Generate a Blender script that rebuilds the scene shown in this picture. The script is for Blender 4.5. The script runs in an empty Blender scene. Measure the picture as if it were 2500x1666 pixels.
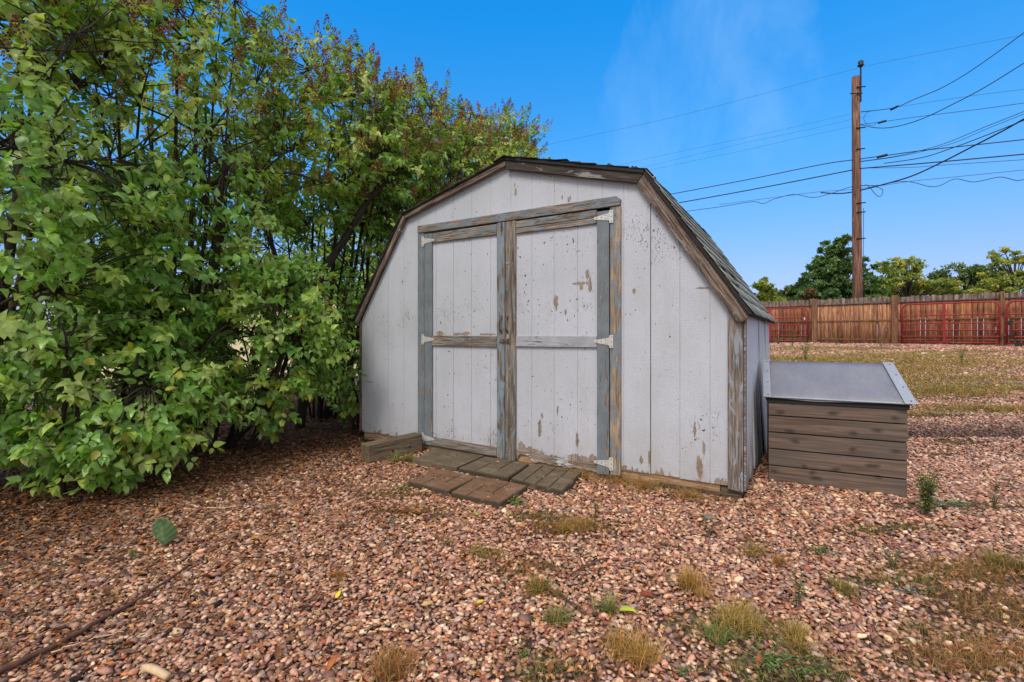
import bpy, math, random
import numpy as np
from mathutils import Vector, Matrix, noise as mnoise
R = math.radians
random.seed(7); RS = np.random.RandomState(7)
SC = bpy.context.scene; COL = SC.collection

# ------------------------------------------------------------------ camera, sky, sun, exposure
F, HZ, CAMZ = 1181.5, 818.5, 1.2            # focal length (px of a 2500 px wide frame), horizon row, eye height
cam = bpy.data.cameras.new('camera'); cam.sensor_width = 36; cam.lens = 36*F/2500
cam.shift_y = -(833-HZ)/2500; cam.clip_start = .05; cam.clip_end = 2000
co = bpy.data.objects.new('camera', cam); co.location = (0, 0, CAMZ); co.rotation_euler = (R(90), 0, 0)
COL.objects.link(co); SC.camera = co
SUN_EL, SUN_AZ = R(48), R(205)              # azimuth clockwise from +Y : behind the camera, to the left
W = bpy.data.worlds.new('World'); SC.world = W; W.use_nodes = True
nt = W.node_tree; nt.nodes.clear()
def N(t, typ, **kw):
    n = t.nodes.new(typ)
    for k, v in kw.items():
        if k in n.inputs.keys() and not hasattr(n, k): n.inputs[k].default_value = v
        else: setattr(n, k, v)
    return n
sky = nt.nodes.new('ShaderNodeTexSky'); sky.sky_type = 'NISHITA'; sky.sun_disc = False
sky.sun_elevation = SUN_EL; sky.sun_rotation = SUN_AZ; sky.air_density = 1.0; sky.dust_density = .6; sky.ozone_density = 2.5
hs = nt.nodes.new('ShaderNodeHueSaturation'); hs.inputs['Saturation'].default_value = 1.0; hs.inputs['Value'].default_value = 1.0
hs.inputs['Hue'].default_value = .5
nt.links.new(sky.outputs[0], hs.inputs['Color'])
tc = nt.nodes.new('ShaderNodeTexCoord'); mp = nt.nodes.new('ShaderNodeMapping')
mp.inputs['Rotation'].default_value = (R(10), R(-28), R(-18)); mp.inputs['Scale'].default_value = (3.0, 2.0, 1.5)
nz = nt.nodes.new('ShaderNodeTexNoise'); nz.inputs['Scale'].default_value = 2.1; nz.inputs['Detail'].default_value = 7; nz.inputs['Roughness'].default_value = .6
nz.inputs['Distortion'].default_value = .4
cr = nt.nodes.new('ShaderNodeMapRange'); cr.inputs[1].default_value = .66; cr.inputs[2].default_value = 1.02; cr.inputs[4].default_value = .34
nt.links.new(tc.outputs['Generated'], mp.inputs[0]); nt.links.new(mp.outputs[0], nz.inputs['Vector']); nt.links.new(nz.outputs[0], cr.inputs[0])
gn = nt.nodes.new('ShaderNodeVectorMath'); gn.operation = 'NORMALIZE'; nt.links.new(tc.outputs['Generated'], gn.inputs[0])
sx = nt.nodes.new('ShaderNodeSeparateXYZ'); nt.links.new(gn.outputs[0], sx.inputs[0])
el = nt.nodes.new('ShaderNodeValToRGB'); nt.links.new(sx.outputs[2], el.inputs[0])
for i_, (p_, c_) in enumerate([(0, (.66, .54, .86, 1)), (.14, (.66, .78, 1.10, 1)), (.32, (.42, 1.14, 1.55, 1)), (.55, (.10, 1.34, 2.1, 1))]):
    if i_ > 1: el.color_ramp.elements.new(p_)
    el.color_ramp.elements[i_].position = p_; el.color_ramp.elements[i_].color = c_
gm = nt.nodes.new('ShaderNodeMix'); gm.data_type = 'RGBA'; gm.blend_type = 'MULTIPLY'; gm.clamp_result = False; gm.inputs[0].default_value = 1
nt.links.new(hs.outputs[0], gm.inputs[6]); nt.links.new(el.outputs[0], gm.inputs[7])
mx = nt.nodes.new('ShaderNodeMix'); mx.data_type = 'RGBA'; mx.inputs[7].default_value = (2.6, 4.6, 7.4, 1)
wd = nt.nodes.new('ShaderNodeVectorMath'); wd.operation = 'DOT_PRODUCT'; nt.links.new(gn.outputs[0], wd.inputs[0]); wd.inputs[1].default_value = (.345, .835, .43)
wm = nt.nodes.new('ShaderNodeMapRange'); wm.interpolation_type = 'SMOOTHSTEP'; nt.links.new(wd.outputs['Value'], wm.inputs[0]); wm.inputs[1].default_value = .970; wm.inputs[2].default_value = .998; wm.inputs[4].default_value = .30
w2 = nt.nodes.new('ShaderNodeMath'); w2.operation = 'ADD'; nt.links.new(nz.outputs[0], w2.inputs[0]); nt.links.new(wm.outputs[0], w2.inputs[1]); nt.links.new(w2.outputs[0], cr.inputs[0])
nt.links.new(cr.outputs[0], mx.inputs[0]); nt.links.new(gm.outputs[2], mx.inputs[6])
cm = nt.nodes.new('ShaderNodeVectorMath'); cm.operation = 'DOT_PRODUCT'; nt.links.new(gn.outputs[0], cm.inputs[0]); cm.inputs[1].default_value = (-.12, -.86, .50)
n3 = nt.nodes.new('ShaderNodeTexNoise'); n3.inputs['Scale'].default_value = 2.2; n3.inputs['Detail'].default_value = 5; nt.links.new(gn.outputs[0], n3.inputs['Vector'])
ad = nt.nodes.new('ShaderNodeMath'); ad.operation = 'MULTIPLY_ADD'; nt.links.new(n3.outputs[0], ad.inputs[0]); ad.inputs[1].default_value = .22; nt.links.new(cm.outputs['Value'], ad.inputs[2])
cg = nt.nodes.new('ShaderNodeMapRange'); cg.interpolation_type = 'SMOOTHSTEP'; nt.links.new(ad.outputs[0], cg.inputs[0]); cg.inputs[1].default_value = .10; cg.inputs[2].default_value = .34
cx = nt.nodes.new('ShaderNodeMix'); cx.data_type = 'RGBA'; cx.inputs[7].default_value = (6.7, 6.75, 7.0, 1)      # unseen white cloud added behind the camera to make the light neutral
nt.links.new(cg.outputs[0], cx.inputs[0]); nt.links.new(mx.outputs[2], cx.inputs[6])
bg = nt.nodes.new('ShaderNodeBackground'); bg.inputs[1].default_value = .13
wo = nt.nodes.new('ShaderNodeOutputWorld')
nt.links.new(cx.outputs[2], bg.inputs[0]); nt.links.new(bg.outputs[0], wo.inputs[0])
sl = bpy.data.lights.new('sun', 'SUN'); sl.energy = 1.9; sl.angle = R(22); sl.color = (1, .93, .84)
so = bpy.data.objects.new('sun', sl); COL.objects.link(so)
sd = Vector((math.sin(SUN_AZ)*math.cos(SUN_EL), math.cos(SUN_AZ)*math.cos(SUN_EL), math.sin(SUN_EL)))
so.rotation_euler = sd.to_track_quat('Z', 'Y').to_euler(); so.location = (0, 0, 20)
SC.view_settings.view_transform = 'Standard'; SC.view_settings.look = 'None'
SC.view_settings.exposure = 0.15; SC.view_settings.gamma = 1
SC.cycles.max_bounces = 6; SC.cycles.diffuse_bounces = 3; SC.cycles.transparent_max_bounces = 4

# ------------------------------------------------------------------ helpers
def lin(r, g, b):
    f = lambda c: (c/255/12.92) if c <= 10 else ((c/255+.055)/1.055)**2.4
    return (f(r), f(g), f(b))
def tag(o, label=None, cat=None, group=None, kind=None):
    if label: o['label'] = label
    if cat: o['category'] = cat
    if group: o['group'] = group
    if kind: o['kind'] = kind
    return o
def link(o, parent=None):
    COL.objects.link(o)
    if parent: o.parent = parent
    return o
def empty(name, loc=(0, 0, 0), rz=0, parent=None):
    o = bpy.data.objects.new(name, None); o.location = loc; o.rotation_euler = (0, 0, rz); o.empty_display_size = .2
    return link(o, parent)
def mesh_np(name, V, Fs, mat, parent=None, col=None, smooth=False, loc=None):
    """V (n,3); Fs list of (k,m) int arrays of faces with m corners; col (n,3)"""
    me = bpy.data.meshes.new(name)
    V = np.asarray(V, dtype=np.float32)
    me.vertices.add(len(V)); me.vertices.foreach_set('co', V.ravel())
    Fs = [np.asarray(f, dtype=np.int32) for f in Fs if len(f)]
    nl = sum(f.size for f in Fs); nf = sum(len(f) for f in Fs)
    me.loops.add(nl); me.polygons.add(nf)
    me.loops.foreach_set('vertex_index', np.concatenate([f.ravel() for f in Fs]))
    tot = np.concatenate([np.full(len(f), f.shape[1]) for f in Fs]); st = np.concatenate([[0], np.cumsum(tot)[:-1]])
    me.polygons.foreach_set('loop_start', st.astype(np.int32))
    if smooth: me.polygons.foreach_set('use_smooth', np.ones(nf, dtype=bool))
    if col is not None:
        a = me.color_attributes.new('Col', 'FLOAT_COLOR', 'POINT')
        c = np.ones((len(V), 4), dtype=np.float32); c[:, :3] = col; a.data.foreach_set('color', c.ravel())
    me.update(calc_edges=True); me.validate()
    me.materials.append(mat)
    o = bpy.data.objects.new(name, me)
    if loc is not None: o.location = loc
    return link(o, parent)
class MB:
    def __init__(s): s.v = []; s.f = []
    def add(s, vs, fs):
        n = len(s.v); s.v += [tuple(v) for v in vs]; s.f += [tuple(i+n for i in f) for f in fs]; return s
    def box(s, a, b):
        (x0, y0, z0), (x1, y1, z1) = a, b
        return s.add([(x0,y0,z0),(x1,y0,z0),(x1,y1,z0),(x0,y1,z0),(x0,y0,z1),(x1,y0,z1),(x1,y1,z1),(x0,y1,z1)],
                     [(0,3,2,1),(4,5,6,7),(0,1,5,4),(1,2,6,5),(2,3,7,6),(3,0,4,7)])
    def prism(s, poly, y0, y1):
        """poly of (x,z), extruded from y0 (front) to y1"""
        n = len(poly)
        ar = sum(poly[i][0]*poly[(i+1) % n][1]-poly[(i+1) % n][0]*poly[i][1] for i in range(n))
        if ar < 0: poly = poly[::-1]
        return s.add([(x, y0, z) for x, z in poly]+[(x, y1, z) for x, z in poly],
                     [tuple(range(n)), tuple(range(2*n-1, n-1, -1))]+[(i, i+n, (i+1) % n+n, (i+1) % n) for i in range(n)])
    def tube(s, pts, r, n=6, caps=True):
        pts = [Vector(p) for p in pts]; rs = r if hasattr(r, '__len__') else [r]*len(pts)
        vs = []; up = None
        for i, p in enumerate(pts):
            d = (pts[min(i+1, len(pts)-1)]-pts[max(i-1, 0)]).normalized()
            if up is None: up = d.orthogonal().normalized()
            a = (up-d*up.dot(d)).normalized(); b = d.cross(a); up = a
            for k in range(n):
                t = 2*math.pi*k/n; vs.append(p+(a*math.cos(t)+b*math.sin(t))*rs[i])
        m = len(pts); fs = [(i*n+k, i*n+(k+1) % n, (i+1)*n+(k+1) % n, (i+1)*n+k) for i in range(m-1) for k in range(n)]
        if caps: fs += [tuple(range(n-1, -1, -1)), tuple(range((m-1)*n, m*n))]
        return s.add(vs, fs)
    def build(s, name, mat, parent=None, bevel=0, smooth=False, loc=None, rot=None, col=None):
        me = bpy.data.meshes.new(name); me.from_pydata(s.v, [], s.f); me.update()
        me.materials.append(mat)
        if smooth:
            for p in me.polygons: p.use_smooth = True
        o = bpy.data.objects.new(name, me); link(o, parent)
        if loc is not None: o.location = loc
        if rot is not None: o.rotation_euler = rot
        if bevel:
            b = o.modifiers.new('bevel', 'BEVEL'); b.width = bevel; b.segments = 2; b.limit_method = 'ANGLE'; b.angle_limit = R(50)
        return o

# ------------------------------------------------------------------ materials
def newmat(name):
    m = bpy.data.materials.new(name); m.use_nodes = True; t = m.node_tree
    return m, t, t.nodes['Principled BSDF']
def noise(t, vec, scale, detail=4, rough=.6, dist=0, vscale=None, off=None):
    if vscale is not None:
        mp = t.nodes.new('ShaderNodeMapping'); mp.inputs['Scale'].default_value = vscale
        t.links.new(vec, mp.inputs[0]); vec = mp.outputs[0]
        if off is not None: t.links.new(off, mp.inputs['Location'])
    n = t.nodes.new('ShaderNodeTexNoise'); n.inputs['Scale'].default_value = scale; n.inputs['Detail'].default_value = detail
    n.inputs['Roughness'].default_value = rough; n.inputs['Distortion'].default_value = dist
    t.links.new(vec, n.inputs['Vector']); return n.outputs[0]
def ramp(t, fac, stops):
    n = t.nodes.new('ShaderNodeValToRGB'); e = n.color_ramp.elements
    while len(e) < len(stops): e.new(.5)
    for i, (p, c) in enumerate(stops): e[i].position = p; e[i].color = (*c, 1) if hasattr(c, '__len__') else (c, c, c, 1)
    t.links.new(fac, n.inputs[0]); return n.outputs[0]
def rng(t, fac, a, b, c=0, d=1):
    n = t.nodes.new('ShaderNodeMapRange'); t.links.new(fac, n.inputs[0])
    for i, v in enumerate((a, b, c, d)): n.inputs[i+1].default_value = v
    return n.outputs[0]
def mixc(t, fac, a, b, mode='MIX'):
    n = t.nodes.new('ShaderNodeMix'); n.data_type = 'RGBA'; n.blend_type = mode
    for s, v in ((0, fac), (6, a), (7, b)):
        if hasattr(v, 'is_linked') or hasattr(v, 'links'): t.links.new(v, n.inputs[s])
        elif s == 0: n.inputs[0].default_value = v
        else: n.inputs[s].default_value = (*v, 1)
    return n.outputs[2]
def mth(t, op, a, b=0.0):
    n = t.nodes.new('ShaderNodeMath'); n.operation = op
    for i, v in enumerate((a, b)):
        if hasattr(v, 'links'): t.links.new(v, n.inputs[i])
        else: n.inputs[i].default_value = v
    return n.outputs[0]
def bump(t, p, h, s=.3, d=.01):
    n = t.nodes.new('ShaderNodeBump'); n.inputs['Strength'].default_value = s; n.inputs['Distance'].default_value = d
    t.links.new(h, n.inputs['Height']); t.links.new(n.outputs[0], p.inputs['Normal'])
def objc(t): return t.nodes.new('ShaderNodeTexCoord').outputs['Object']
def orand(t):
    return t.nodes.new('ShaderNodeObjectInfo').outputs['Random']
def vecrand(t, k=37.0):
    r = mth(t, 'MULTIPLY', orand(t), k); c = t.nodes.new('ShaderNodeCombineXYZ')
    for i in range(3): t.links.new(r, c.inputs[i])
    return c.outputs[0]
def flat(name, c, rough=.7, metal=0, var=.15, scale=8):
    m, t, p = newmat(name); v = noise(t, objc(t), scale, 5)
    cc = ramp(t, v, [(.3, tuple(x*(1-var) for x in c)), (.7, tuple(min(1, x*(1+var)) for x in c))])
    t.links.new(cc, p.inputs['Base Color']); p.inputs['Roughness'].default_value = rough; p.inputs['Metallic'].default_value = metal
    return m
def attr_mat(name, rough=.6, trans=0, var=.25, scale=60, spec=.5):
    m, t, p = newmat(name)
    a = t.nodes.new('ShaderNodeAttribute'); a.attribute_name = 'Col'
    v = ramp(t, noise(t, objc(t), scale, 3), [(.3, 1-var), (.7, 1+var*.6)])
    c = mixc(t, 1.0, a.outputs['Color'], v, 'MULTIPLY')
    t.links.new(c, p.inputs['Base Color']); p.inputs['Roughness'].default_value = rough
    p.inputs['Specular IOR Level'].default_value = spec
    if trans:
        tr = t.nodes.new('ShaderNodeBsdfTranslucent'); ms = t.nodes.new('ShaderNodeMixShader'); ms.inputs[0].default_value = trans
        c2 = mixc(t, 1.0, c, (1.5, 1.6, .6), 'MULTIPLY'); t.links.new(c2, tr.inputs[0])
        o = t.nodes['Material Output']; t.links.new(p.outputs[0], ms.inputs[1]); t.links.new(tr.outputs[0], ms.inputs[2]); t.links.new(ms.outputs[0], o.inputs[0])
    return m
def painted_siding(name, blotch=0.0, spots=()):
    """white painted grooved plywood: vertical grain, flaked chips, bare patches near the foot"""
    m, t, p = newmat(name); c = objc(t)
    sep = t.nodes.new('ShaderNodeSeparateXYZ'); t.links.new(c, sep.inputs[0])
    big = noise(t, c, 1.3, 3)
    grain = noise(t, c, 1, 6, .65, .3, (110, 110, 5))
    paint = ramp(t, big, [(.3, lin(186, 190, 198)), (.7, lin(202, 205, 218))])
    paint = mixc(t, rng(t, noise(t, c, 3, 5, .6, 0, (2.5, 2.5, .5)), .5, .75, 0, .35), paint, lin(178, 178, 174))
    streak = rng(t, grain, .60, .72, 0, .35)
    paint = mixc(t, streak, paint, lin(150, 150, 150))
    paint = mixc(t, rng(t, noise(t, c, 1, 5, .7, .4, (26, 26, 140)), .56, .72, 0, .35), paint, lin(160, 164, 172))
    dirt_ = mth(t, 'MULTIPLY', rng(t, sep.outputs[2], .55, .18, 0, 1), rng(t, noise(t, c, 5, 5, .65), .4, .7, .1, .55))
    paint = mixc(t, dirt_, paint, lin(164, 150, 134))
    wood = ramp(t, noise(t, c, 1, 6, .7, .2, (70, 70, 6)), [(.3, lin(112, 98, 88)), (.5, lin(150, 132, 118)), (.7, lin(182, 166, 150))])
    # flakes: threshold falls towards the foot of the wall
    foot = rng(t, sep.outputs[2], .16, .50, .30, 0)
    foot2 = rng(t, sep.outputs[2], .16, .26, .26, 0)
    fl = noise(t, c, 1, 6, .62, .5, (17, 17, 6.5))
    fl2 = noise(t, c, 1, 5, .75, 1.2, (95, 95, 26))
    gate = rng(t, noise(t, c, 1.9, 2), .42, .66, 0, .16)
    chips = rng(t, mth(t, 'ADD', mth(t, 'ADD', fl, foot2), mth(t, 'MULTIPLY', foot, .35)), .735, .75)
    chips2 = rng(t, mth(t, 'ADD', mth(t, 'ADD', fl2, gate), mth(t, 'MULTIPLY', foot, .22)), .748, .768)
    ch = mth(t, 'MAXIMUM', chips, mth(t, 'MULTIPLY', chips2, .85))
    wob = mth(t, 'MULTIPLY', mth(t, 'SUBTRACT', noise(t, c, 1, 6, .7, .6, (34, 34, 18)), .5), 3.4)
    for (sx_, sz_, rx_, rz_) in spots:
        dx_ = mth(t, 'DIVIDE', mth(t, 'SUBTRACT', sep.outputs[0], sx_), rx_); dz_ = mth(t, 'DIVIDE', mth(t, 'SUBTRACT', sep.outputs[2], sz_), rz_)
        d_ = mth(t, 'SQRT', mth(t, 'ADD', mth(t, 'MULTIPLY', dx_, dx_), mth(t, 'MULTIPLY', dz_, dz_)))
        ch = mth(t, 'MAXIMUM', ch, rng(t, mth(t, 'ADD', d_, wob), 1.02, .94))
    cc = mixc(t, ch, paint, wood)
    sp = noise(t, c, 1, 2, .5, .2, (42, 42, 30))
    cc = mixc(t, rng(t, mth(t, 'ADD', sp, mth(t, 'MULTIPLY', gate, .35)), .725, .74), cc, lin(70, 66, 66))
    if blotch:
        st = noise(t, c, 1, 4, .6, .3, (2.2, 2.2, 1.1))  # noisy dark blotches, stronger towards the bottom of the wall
        k = mth(t, 'MULTIPLY', rng(t, st, .38, .6), rng(t, sep.outputs[2], .95, .3, 0, 1))
        cc = mixc(t, mth(t, 'MULTIPLY', k, blotch), cc, lin(62, 60, 60))
    t.links.new(cc, p.inputs['Base Color']); p.inputs['Roughness'].default_value = .62
    h = mth(t, 'ADD', mth(t, 'MULTIPLY', grain, .7), mth(t, 'MULTIPLY', ch, -.6))
    h = mth(t, 'ADD', h, mth(t, 'MULTIPLY', noise(t, c, 260, 3), .35))
    h = mth(t, 'ADD', h, mth(t, 'MULTIPLY', noise(t, c, 1, 4, .7, .5, (30, 30, 150)), .8)); bump(t, p, h, .9, .006)
    return m
def weathered(name, wood=((98, 86, 76), (138, 122, 108), (170, 156, 142)), paint=(120, 128, 134), cover=.5, ax=0, rough=.8, contrast=.03, gs=1):
    """bare grey-brown wood with old paint left on it; grain along local axis ax"""
    m, t, p = newmat(name); c = objc(t); off = vecrand(t)
    vs = [90/gs, 90/gs, 90/gs]; vs[ax] = 4.5/gs; vp = [22, 22, 22]; vp[ax] = 6.0
    g = noise(t, c, 1, 7, .7, .5, tuple(vs), off)
    w = ramp(t, g, [(.34, lin(*[x*.62 for x in wood[0]])), (.42, lin(*wood[0])), (.5, lin(*wood[1])), (.6, lin(*wood[2])), (.68, lin(*[min(255, x*1.14) for x in wood[2]]))])
    w = mixc(t, rng(t, noise(t, c, 1, 3, .5, 0, tuple(x*.25 for x in vp), off), .4, .65, 0, .45), w, lin(*[x*.72 for x in wood[0]]))
    k = mth(t, 'ADD', noise(t, c, 1, 6, .65, .6, tuple(vp), off), mth(t, 'MULTIPLY', mth(t, 'SUBTRACT', g, .5), .35))
    th = .655-.31*cover
    k = rng(t, k, th, th+contrast)
    pc = ramp(t, noise(t, c, 9, 5), [(.3, lin(*[x*.86 for x in paint])), (.7, lin(*paint))])
    cc = mixc(t, k, w, pc) if cover > 0 else w
    t.links.new(cc, p.inputs['Base Color']); p.inputs['Roughness'].default_value = rough
    bump(t, p, mth(t, 'ADD', mth(t, 'MULTIPLY', g, 1.0), mth(t, 'MULTIPLY', k, .12)), .9, .006)
    return m
M = {}
M['siding'] = painted_siding('white_painted_siding', 0, [(2.515, 1.665, .014, .035), (2.535, 1.575, .016, .065), (2.45, 1.60, .050, .012), (2.465, 1.58, .016, .03), (2.245, 1.46, .020, .05), (2.33, 1.38, .007, .018), (2.37, 1.47, .006, .01),
    (2.10, .44, .016, .085), (2.12, .54, .010, .02), (2.43, .38, .012, .055), (2.26, .60, .007, .035), (3.33, .30, .020, .075), (3.36, .42, .010, .055), (3.30, .56, .010, .045), (2.93, .29, .012, .03), (2.99, .32, .008, .05),
    (1.86, 2.46, .006, .02), (1.87, 2.40, .011, .032), (2.36, 2.27, .014, .02), (2.30, 2.29, .006, .02), (1.05, 1.215, .06, .020), (1.26, 1.208, .05, .012), (1.36, 1.212, .045, .016), (1.58, 1.205, .07, .008), (.13, .72, .05, .006), (2.88, 1.52, .012, .018), (3.35, 1.52, .035, .007),
    (2.02, .235, .11, .035), (2.20, .215, .10, .018), (2.46, .235, .13, .030), (2.56, .25, .03, .03), (1.93, .26, .04, .04)])
M['siding_side'] = painted_siding('white_side_siding', .85)
M['trim_blue'] = weathered('blue_grey_trim', paint=(122, 131, 138), cover=.86)
M['trim_mix'] = weathered('half_peeled_trim', paint=(128, 138, 146), cover=.5)
M['trim_blue2'] = weathered('worn_blue_trim', paint=(132, 146, 158), cover=.66)
M['trim_grey'] = weathered('pale_painted_trim', paint=(176, 178, 188), cover=.9)
M['trim_bare'] = weathered('bare_trim', wood=((92, 82, 74), (130, 118, 106), (162, 150, 138)), paint=(136, 144, 148), cover=.3)
M['trim_orange'] = weathered('bare_orange_trim', wood=((124, 104, 86), (160, 138, 116), (190, 170, 148)), paint=(134, 144, 152), cover=.55)
M['rot'] = weathered('rotted_plywood', wood=((112, 96, 82), (148, 132, 116), (176, 164, 150)), paint=(205, 204, 204), cover=.22)
M['corner'] = weathered('corner_board', wood=((96, 86, 80), (128, 116, 108), (158, 146, 138)), paint=(158, 162, 172), cover=.36)
M['rake_dark'] = weathered('dark_rake_board', wood=((48, 40, 36), (66, 56, 50), (92, 80, 72)), paint=(150, 146, 142), cover=.10)
M['rake_brown'] = weathered('brown_rake_board', wood=((72, 56, 48), (112, 94, 82), (150, 130, 116)), paint=(140, 132, 128), cover=.22)
M['skid'] = weathered('skid_timber', wood=((150, 116, 84), (182, 146, 110), (200, 166, 130)), cover=0)
M['skid_dark'] = weathered('dark_skid_timber', wood=((66, 54, 44), (84, 70, 56), (100, 86, 70)), cover=0)
M['beam'] = weathered('loose_beam', wood=((84, 70, 54), (104, 90, 70), (126, 112, 90)), paint=(66, 72, 50), cover=.22, contrast=.15)
M['fence'] = weathered('fence_board', wood=((92, 56, 40), (136, 90, 62), (176, 128, 92)), paint=(66, 48, 42), cover=.16, ax=2, contrast=.25, gs=2)
M['fence_light'] = weathered('fence_board_light', wood=((128, 82, 54), (166, 116, 78), (190, 146, 106)), paint=(82, 56, 44), cover=.14, ax=2, contrast=.25, gs=2)
M['fence_red'] = weathered('fence_board_dark', wood=((76, 42, 36), (104, 62, 50), (140, 96, 76)), paint=(60, 40, 38), cover=.2, ax=2, contrast=.25, gs=2)
M['fence_top'] = weathered('fence_board_tip', wood=((50, 38, 34), (88, 72, 64), (124, 104, 92)), cover=0, ax=2, gs=2)
M['post'] = weathered('fence_post', wood=((96, 64, 44), (132, 92, 64), (158, 116, 84)), cover=0, ax=2, gs=2)
M['pole'] = weathered('pole_wood', wood=((88, 58, 44), (124, 84, 66), (160, 122, 102)), cover=0, ax=2, gs=3)
M['boxwood'] = weathered('stained_box_board', wood=((78, 58, 50), (104, 80, 70), (126, 102, 90)), paint=(66, 60, 54), cover=.3, contrast=.3, gs=1.4)
def box_board():
    m, t, p = newmat('stained_knotty_board'); c = objc(t); off = vecrand(t)
    g = noise(t, c, 1, 6, .6, .8, (2.2, 60, 60), off)
    w = ramp(t, g, [(.34, lin(76, 60, 51)), (.5, lin(102, 82, 70)), (.66, lin(128, 106, 92))])
    gr = noise(t, c, 1, 3, .5, 0, (3, 3, 3), off)
    w = mixc(t, rng(t, gr, .35, .7, 0, .6), w, lin(92, 86, 78))
    sv = t.nodes.new('ShaderNodeSeparateXYZ'); t.links.new(c, sv.inputs[0]); cv = t.nodes.new('ShaderNodeCombineXYZ')
    t.links.new(mth(t, 'ADD', mth(t, 'MULTIPLY', sv.outputs[0], 4.2), mth(t, 'MULTIPLY', noise(t, c, 3, 2), 1.5)), cv.inputs[0]); t.links.new(mth(t, 'MULTIPLY', sv.outputs[2], 8.1), cv.inputs[1])
    vo = t.nodes.new('ShaderNodeTexVoronoi'); vo.voronoi_dimensions = '2D'; vo.inputs['Scale'].default_value = 1; t.links.new(cv.outputs[0], vo.inputs['Vector'])
    d = mth(t, 'ADD', vo.outputs['Distance'], mth(t, 'MULTIPLY', mth(t, 'SUBTRACT', noise(t, c, 40, 3), .5), .16))
    w = mixc(t, rng(t, d, .19, .04, 0, .85), w, lin(52, 42, 36))
    t.links.new(w, p.inputs['Base Color']); p.inputs['Roughness'].default_value = .72
    bump(t, p, g, .3, .003); return m
M['boxboard'] = box_board()
M['steel'] = flat('galvanised_hinge', lin(205, 203, 200), .5, .2, .1, 60)
def rusty():
    m, t, p = newmat('rusty_iron'); c = objc(t)
    cc = ramp(t, noise(t, c, 70, 4), [(.35, lin(70, 40, 30)), (.6, lin(120, 100, 88)), (.75, lin(150, 140, 132))])
    t.links.new(cc, p.inputs['Base Color']); p.inputs['Metallic'].default_value = .3; p.inputs['Roughness'].default_value = .7; return m
M['rust'] = rusty()
M['black'] = flat('black_rubber', (.012, .012, .013), .5)
M['dark'] = flat('dark_interior', (.01, .009, .008), .9)
M['sheet'] = None
def sheet_metal(name, c1, c2, rough, metal=.75):
    m, t, p = newmat(name); c = objc(t)
    k = noise(t, c, 1, 5, .6, .4, (5, 2, 5)); s = noise(t, c, 60, 4, .7)
    k = mth(t, 'ADD', mth(t, 'MULTIPLY', k, .6), mth(t, 'MULTIPLY', noise(t, c, 1, 6, .7, 1.2, (14, 3, 14)), .4))
    cc = mixc(t, rng(t, s, .55, .75, 0, .5), ramp(t, k, [(.3, lin(*c1)), (.7, lin(*c2))]), lin(60, 60, 64))
    t.links.new(cc, p.inputs['Base Color']); p.inputs['Metallic'].default_value = metal
    t.links.new(rng(t, k, .3, .7, rough*.8, rough*1.15), p.inputs['Roughness'])
    bump(t, p, mth(t, 'ADD', s, mth(t, 'MULTIPLY', noise(t, c, 5, 2), 4)), .25, .003); return m
M['sheet'] = sheet_metal('dark_felt_sheet', (118, 117, 124), (142, 140, 148), .55, 0)
M['flash'] = sheet_metal('galvanised_flashing', (150, 154, 162), (176, 180, 188), .5, .1)
M['shingle'] = attr_mat('asphalt_shingle', .95, 0, .4, 180, .2)
M['shingle_dark'] = flat('black_shingle', lin(44, 42, 42), .95, 0, .4, 90)
M['red'] = flat('red_gate_paint', lin(150, 32, 40), .45, 0, .25, 30)
M['white'] = flat('white_tag', lin(215, 212, 205), .6)
def paver_mat(name, c1, c2, moss):
    m, t, p = newmat(name); c = objc(t); off = vecrand(t)
    k = noise(t, c, 1, 6, .65, .4, (6, 6, 6), off)
    cc = ramp(t, k, [(.3, lin(*c1)), (.7, lin(*c2))])
    cc = mixc(t, rng(t, noise(t, c, 1, 5, .6, 0, (4, 4, 4), off), .45, .7, 0, .7), cc, lin(*moss))
    fine = noise(t, c, 160, 4, .7)
    cc = mixc(t, rng(t, fine, .5, .75, 0, .55), cc, lin(50, 44, 38))
    cc = mixc(t, rng(t, noise(t, c, 1, 6, .75, .8, (16, 16, 16), off), .5, .68, 0, .6), cc, lin(66, 54, 42))
    cc = mixc(t, rng(t, noise(t, c, 1, 3, .6, 0, (9, 9, 9), off), .56, .72, 0, .5), cc, lin(150, 130, 108))
    t.links.new(cc, p.inputs['Base Color']); p.inputs['Roughness'].default_value = .85; bump(t, p, fine, .5, .004); return m
M['paver_grey'] = paver_mat('mossy_grey_paver', (92, 78, 60), (124, 108, 88), (88, 80, 56))
M['paver_red'] = paver_mat('mossy_red_paver', (110, 78, 54), (136, 102, 76), (100, 82, 56))
M['paver_gap'] = paver_mat('paver_joint', (52, 42, 32), (84, 70, 54), (60, 54, 38))
M['bark'] = flat('lilac_bark', lin(58, 46, 38), .9, 0, .45, 30)
M['bark_brown'] = flat('brown_bark', lin(92, 74, 60), .9, 0, .4, 40)
M['leaf'] = attr_mat('lilac_leaf', .36, .34, .30, 25, .6)
M['seed'] = attr_mat('dry_seed_head', .8, 0, .2, 60, .2)
M['litter'] = attr_mat('fallen_leaf', .6, .05, .3, 60, .35)
M['blade'] = attr_mat('grass_blade', .6, .15, .15, 30, .3)
M['stone'] = attr_mat('gravel_stone', .62, 0, .28, 90, .45)
M['tree_leaf'] = attr_mat('tree_leaf', .7, .3, .2, 1.5, .2)
M['cream'] = flat('cream_wall', lin(236, 222, 184), .8, 0, .05, 2)
M['roofgrey'] = flat('grey_roof', lin(120, 112, 104), .9)
M['concrete'] = flat('grey_concrete', lin(150, 152, 156), .9, 0, .2, 30)

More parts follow.
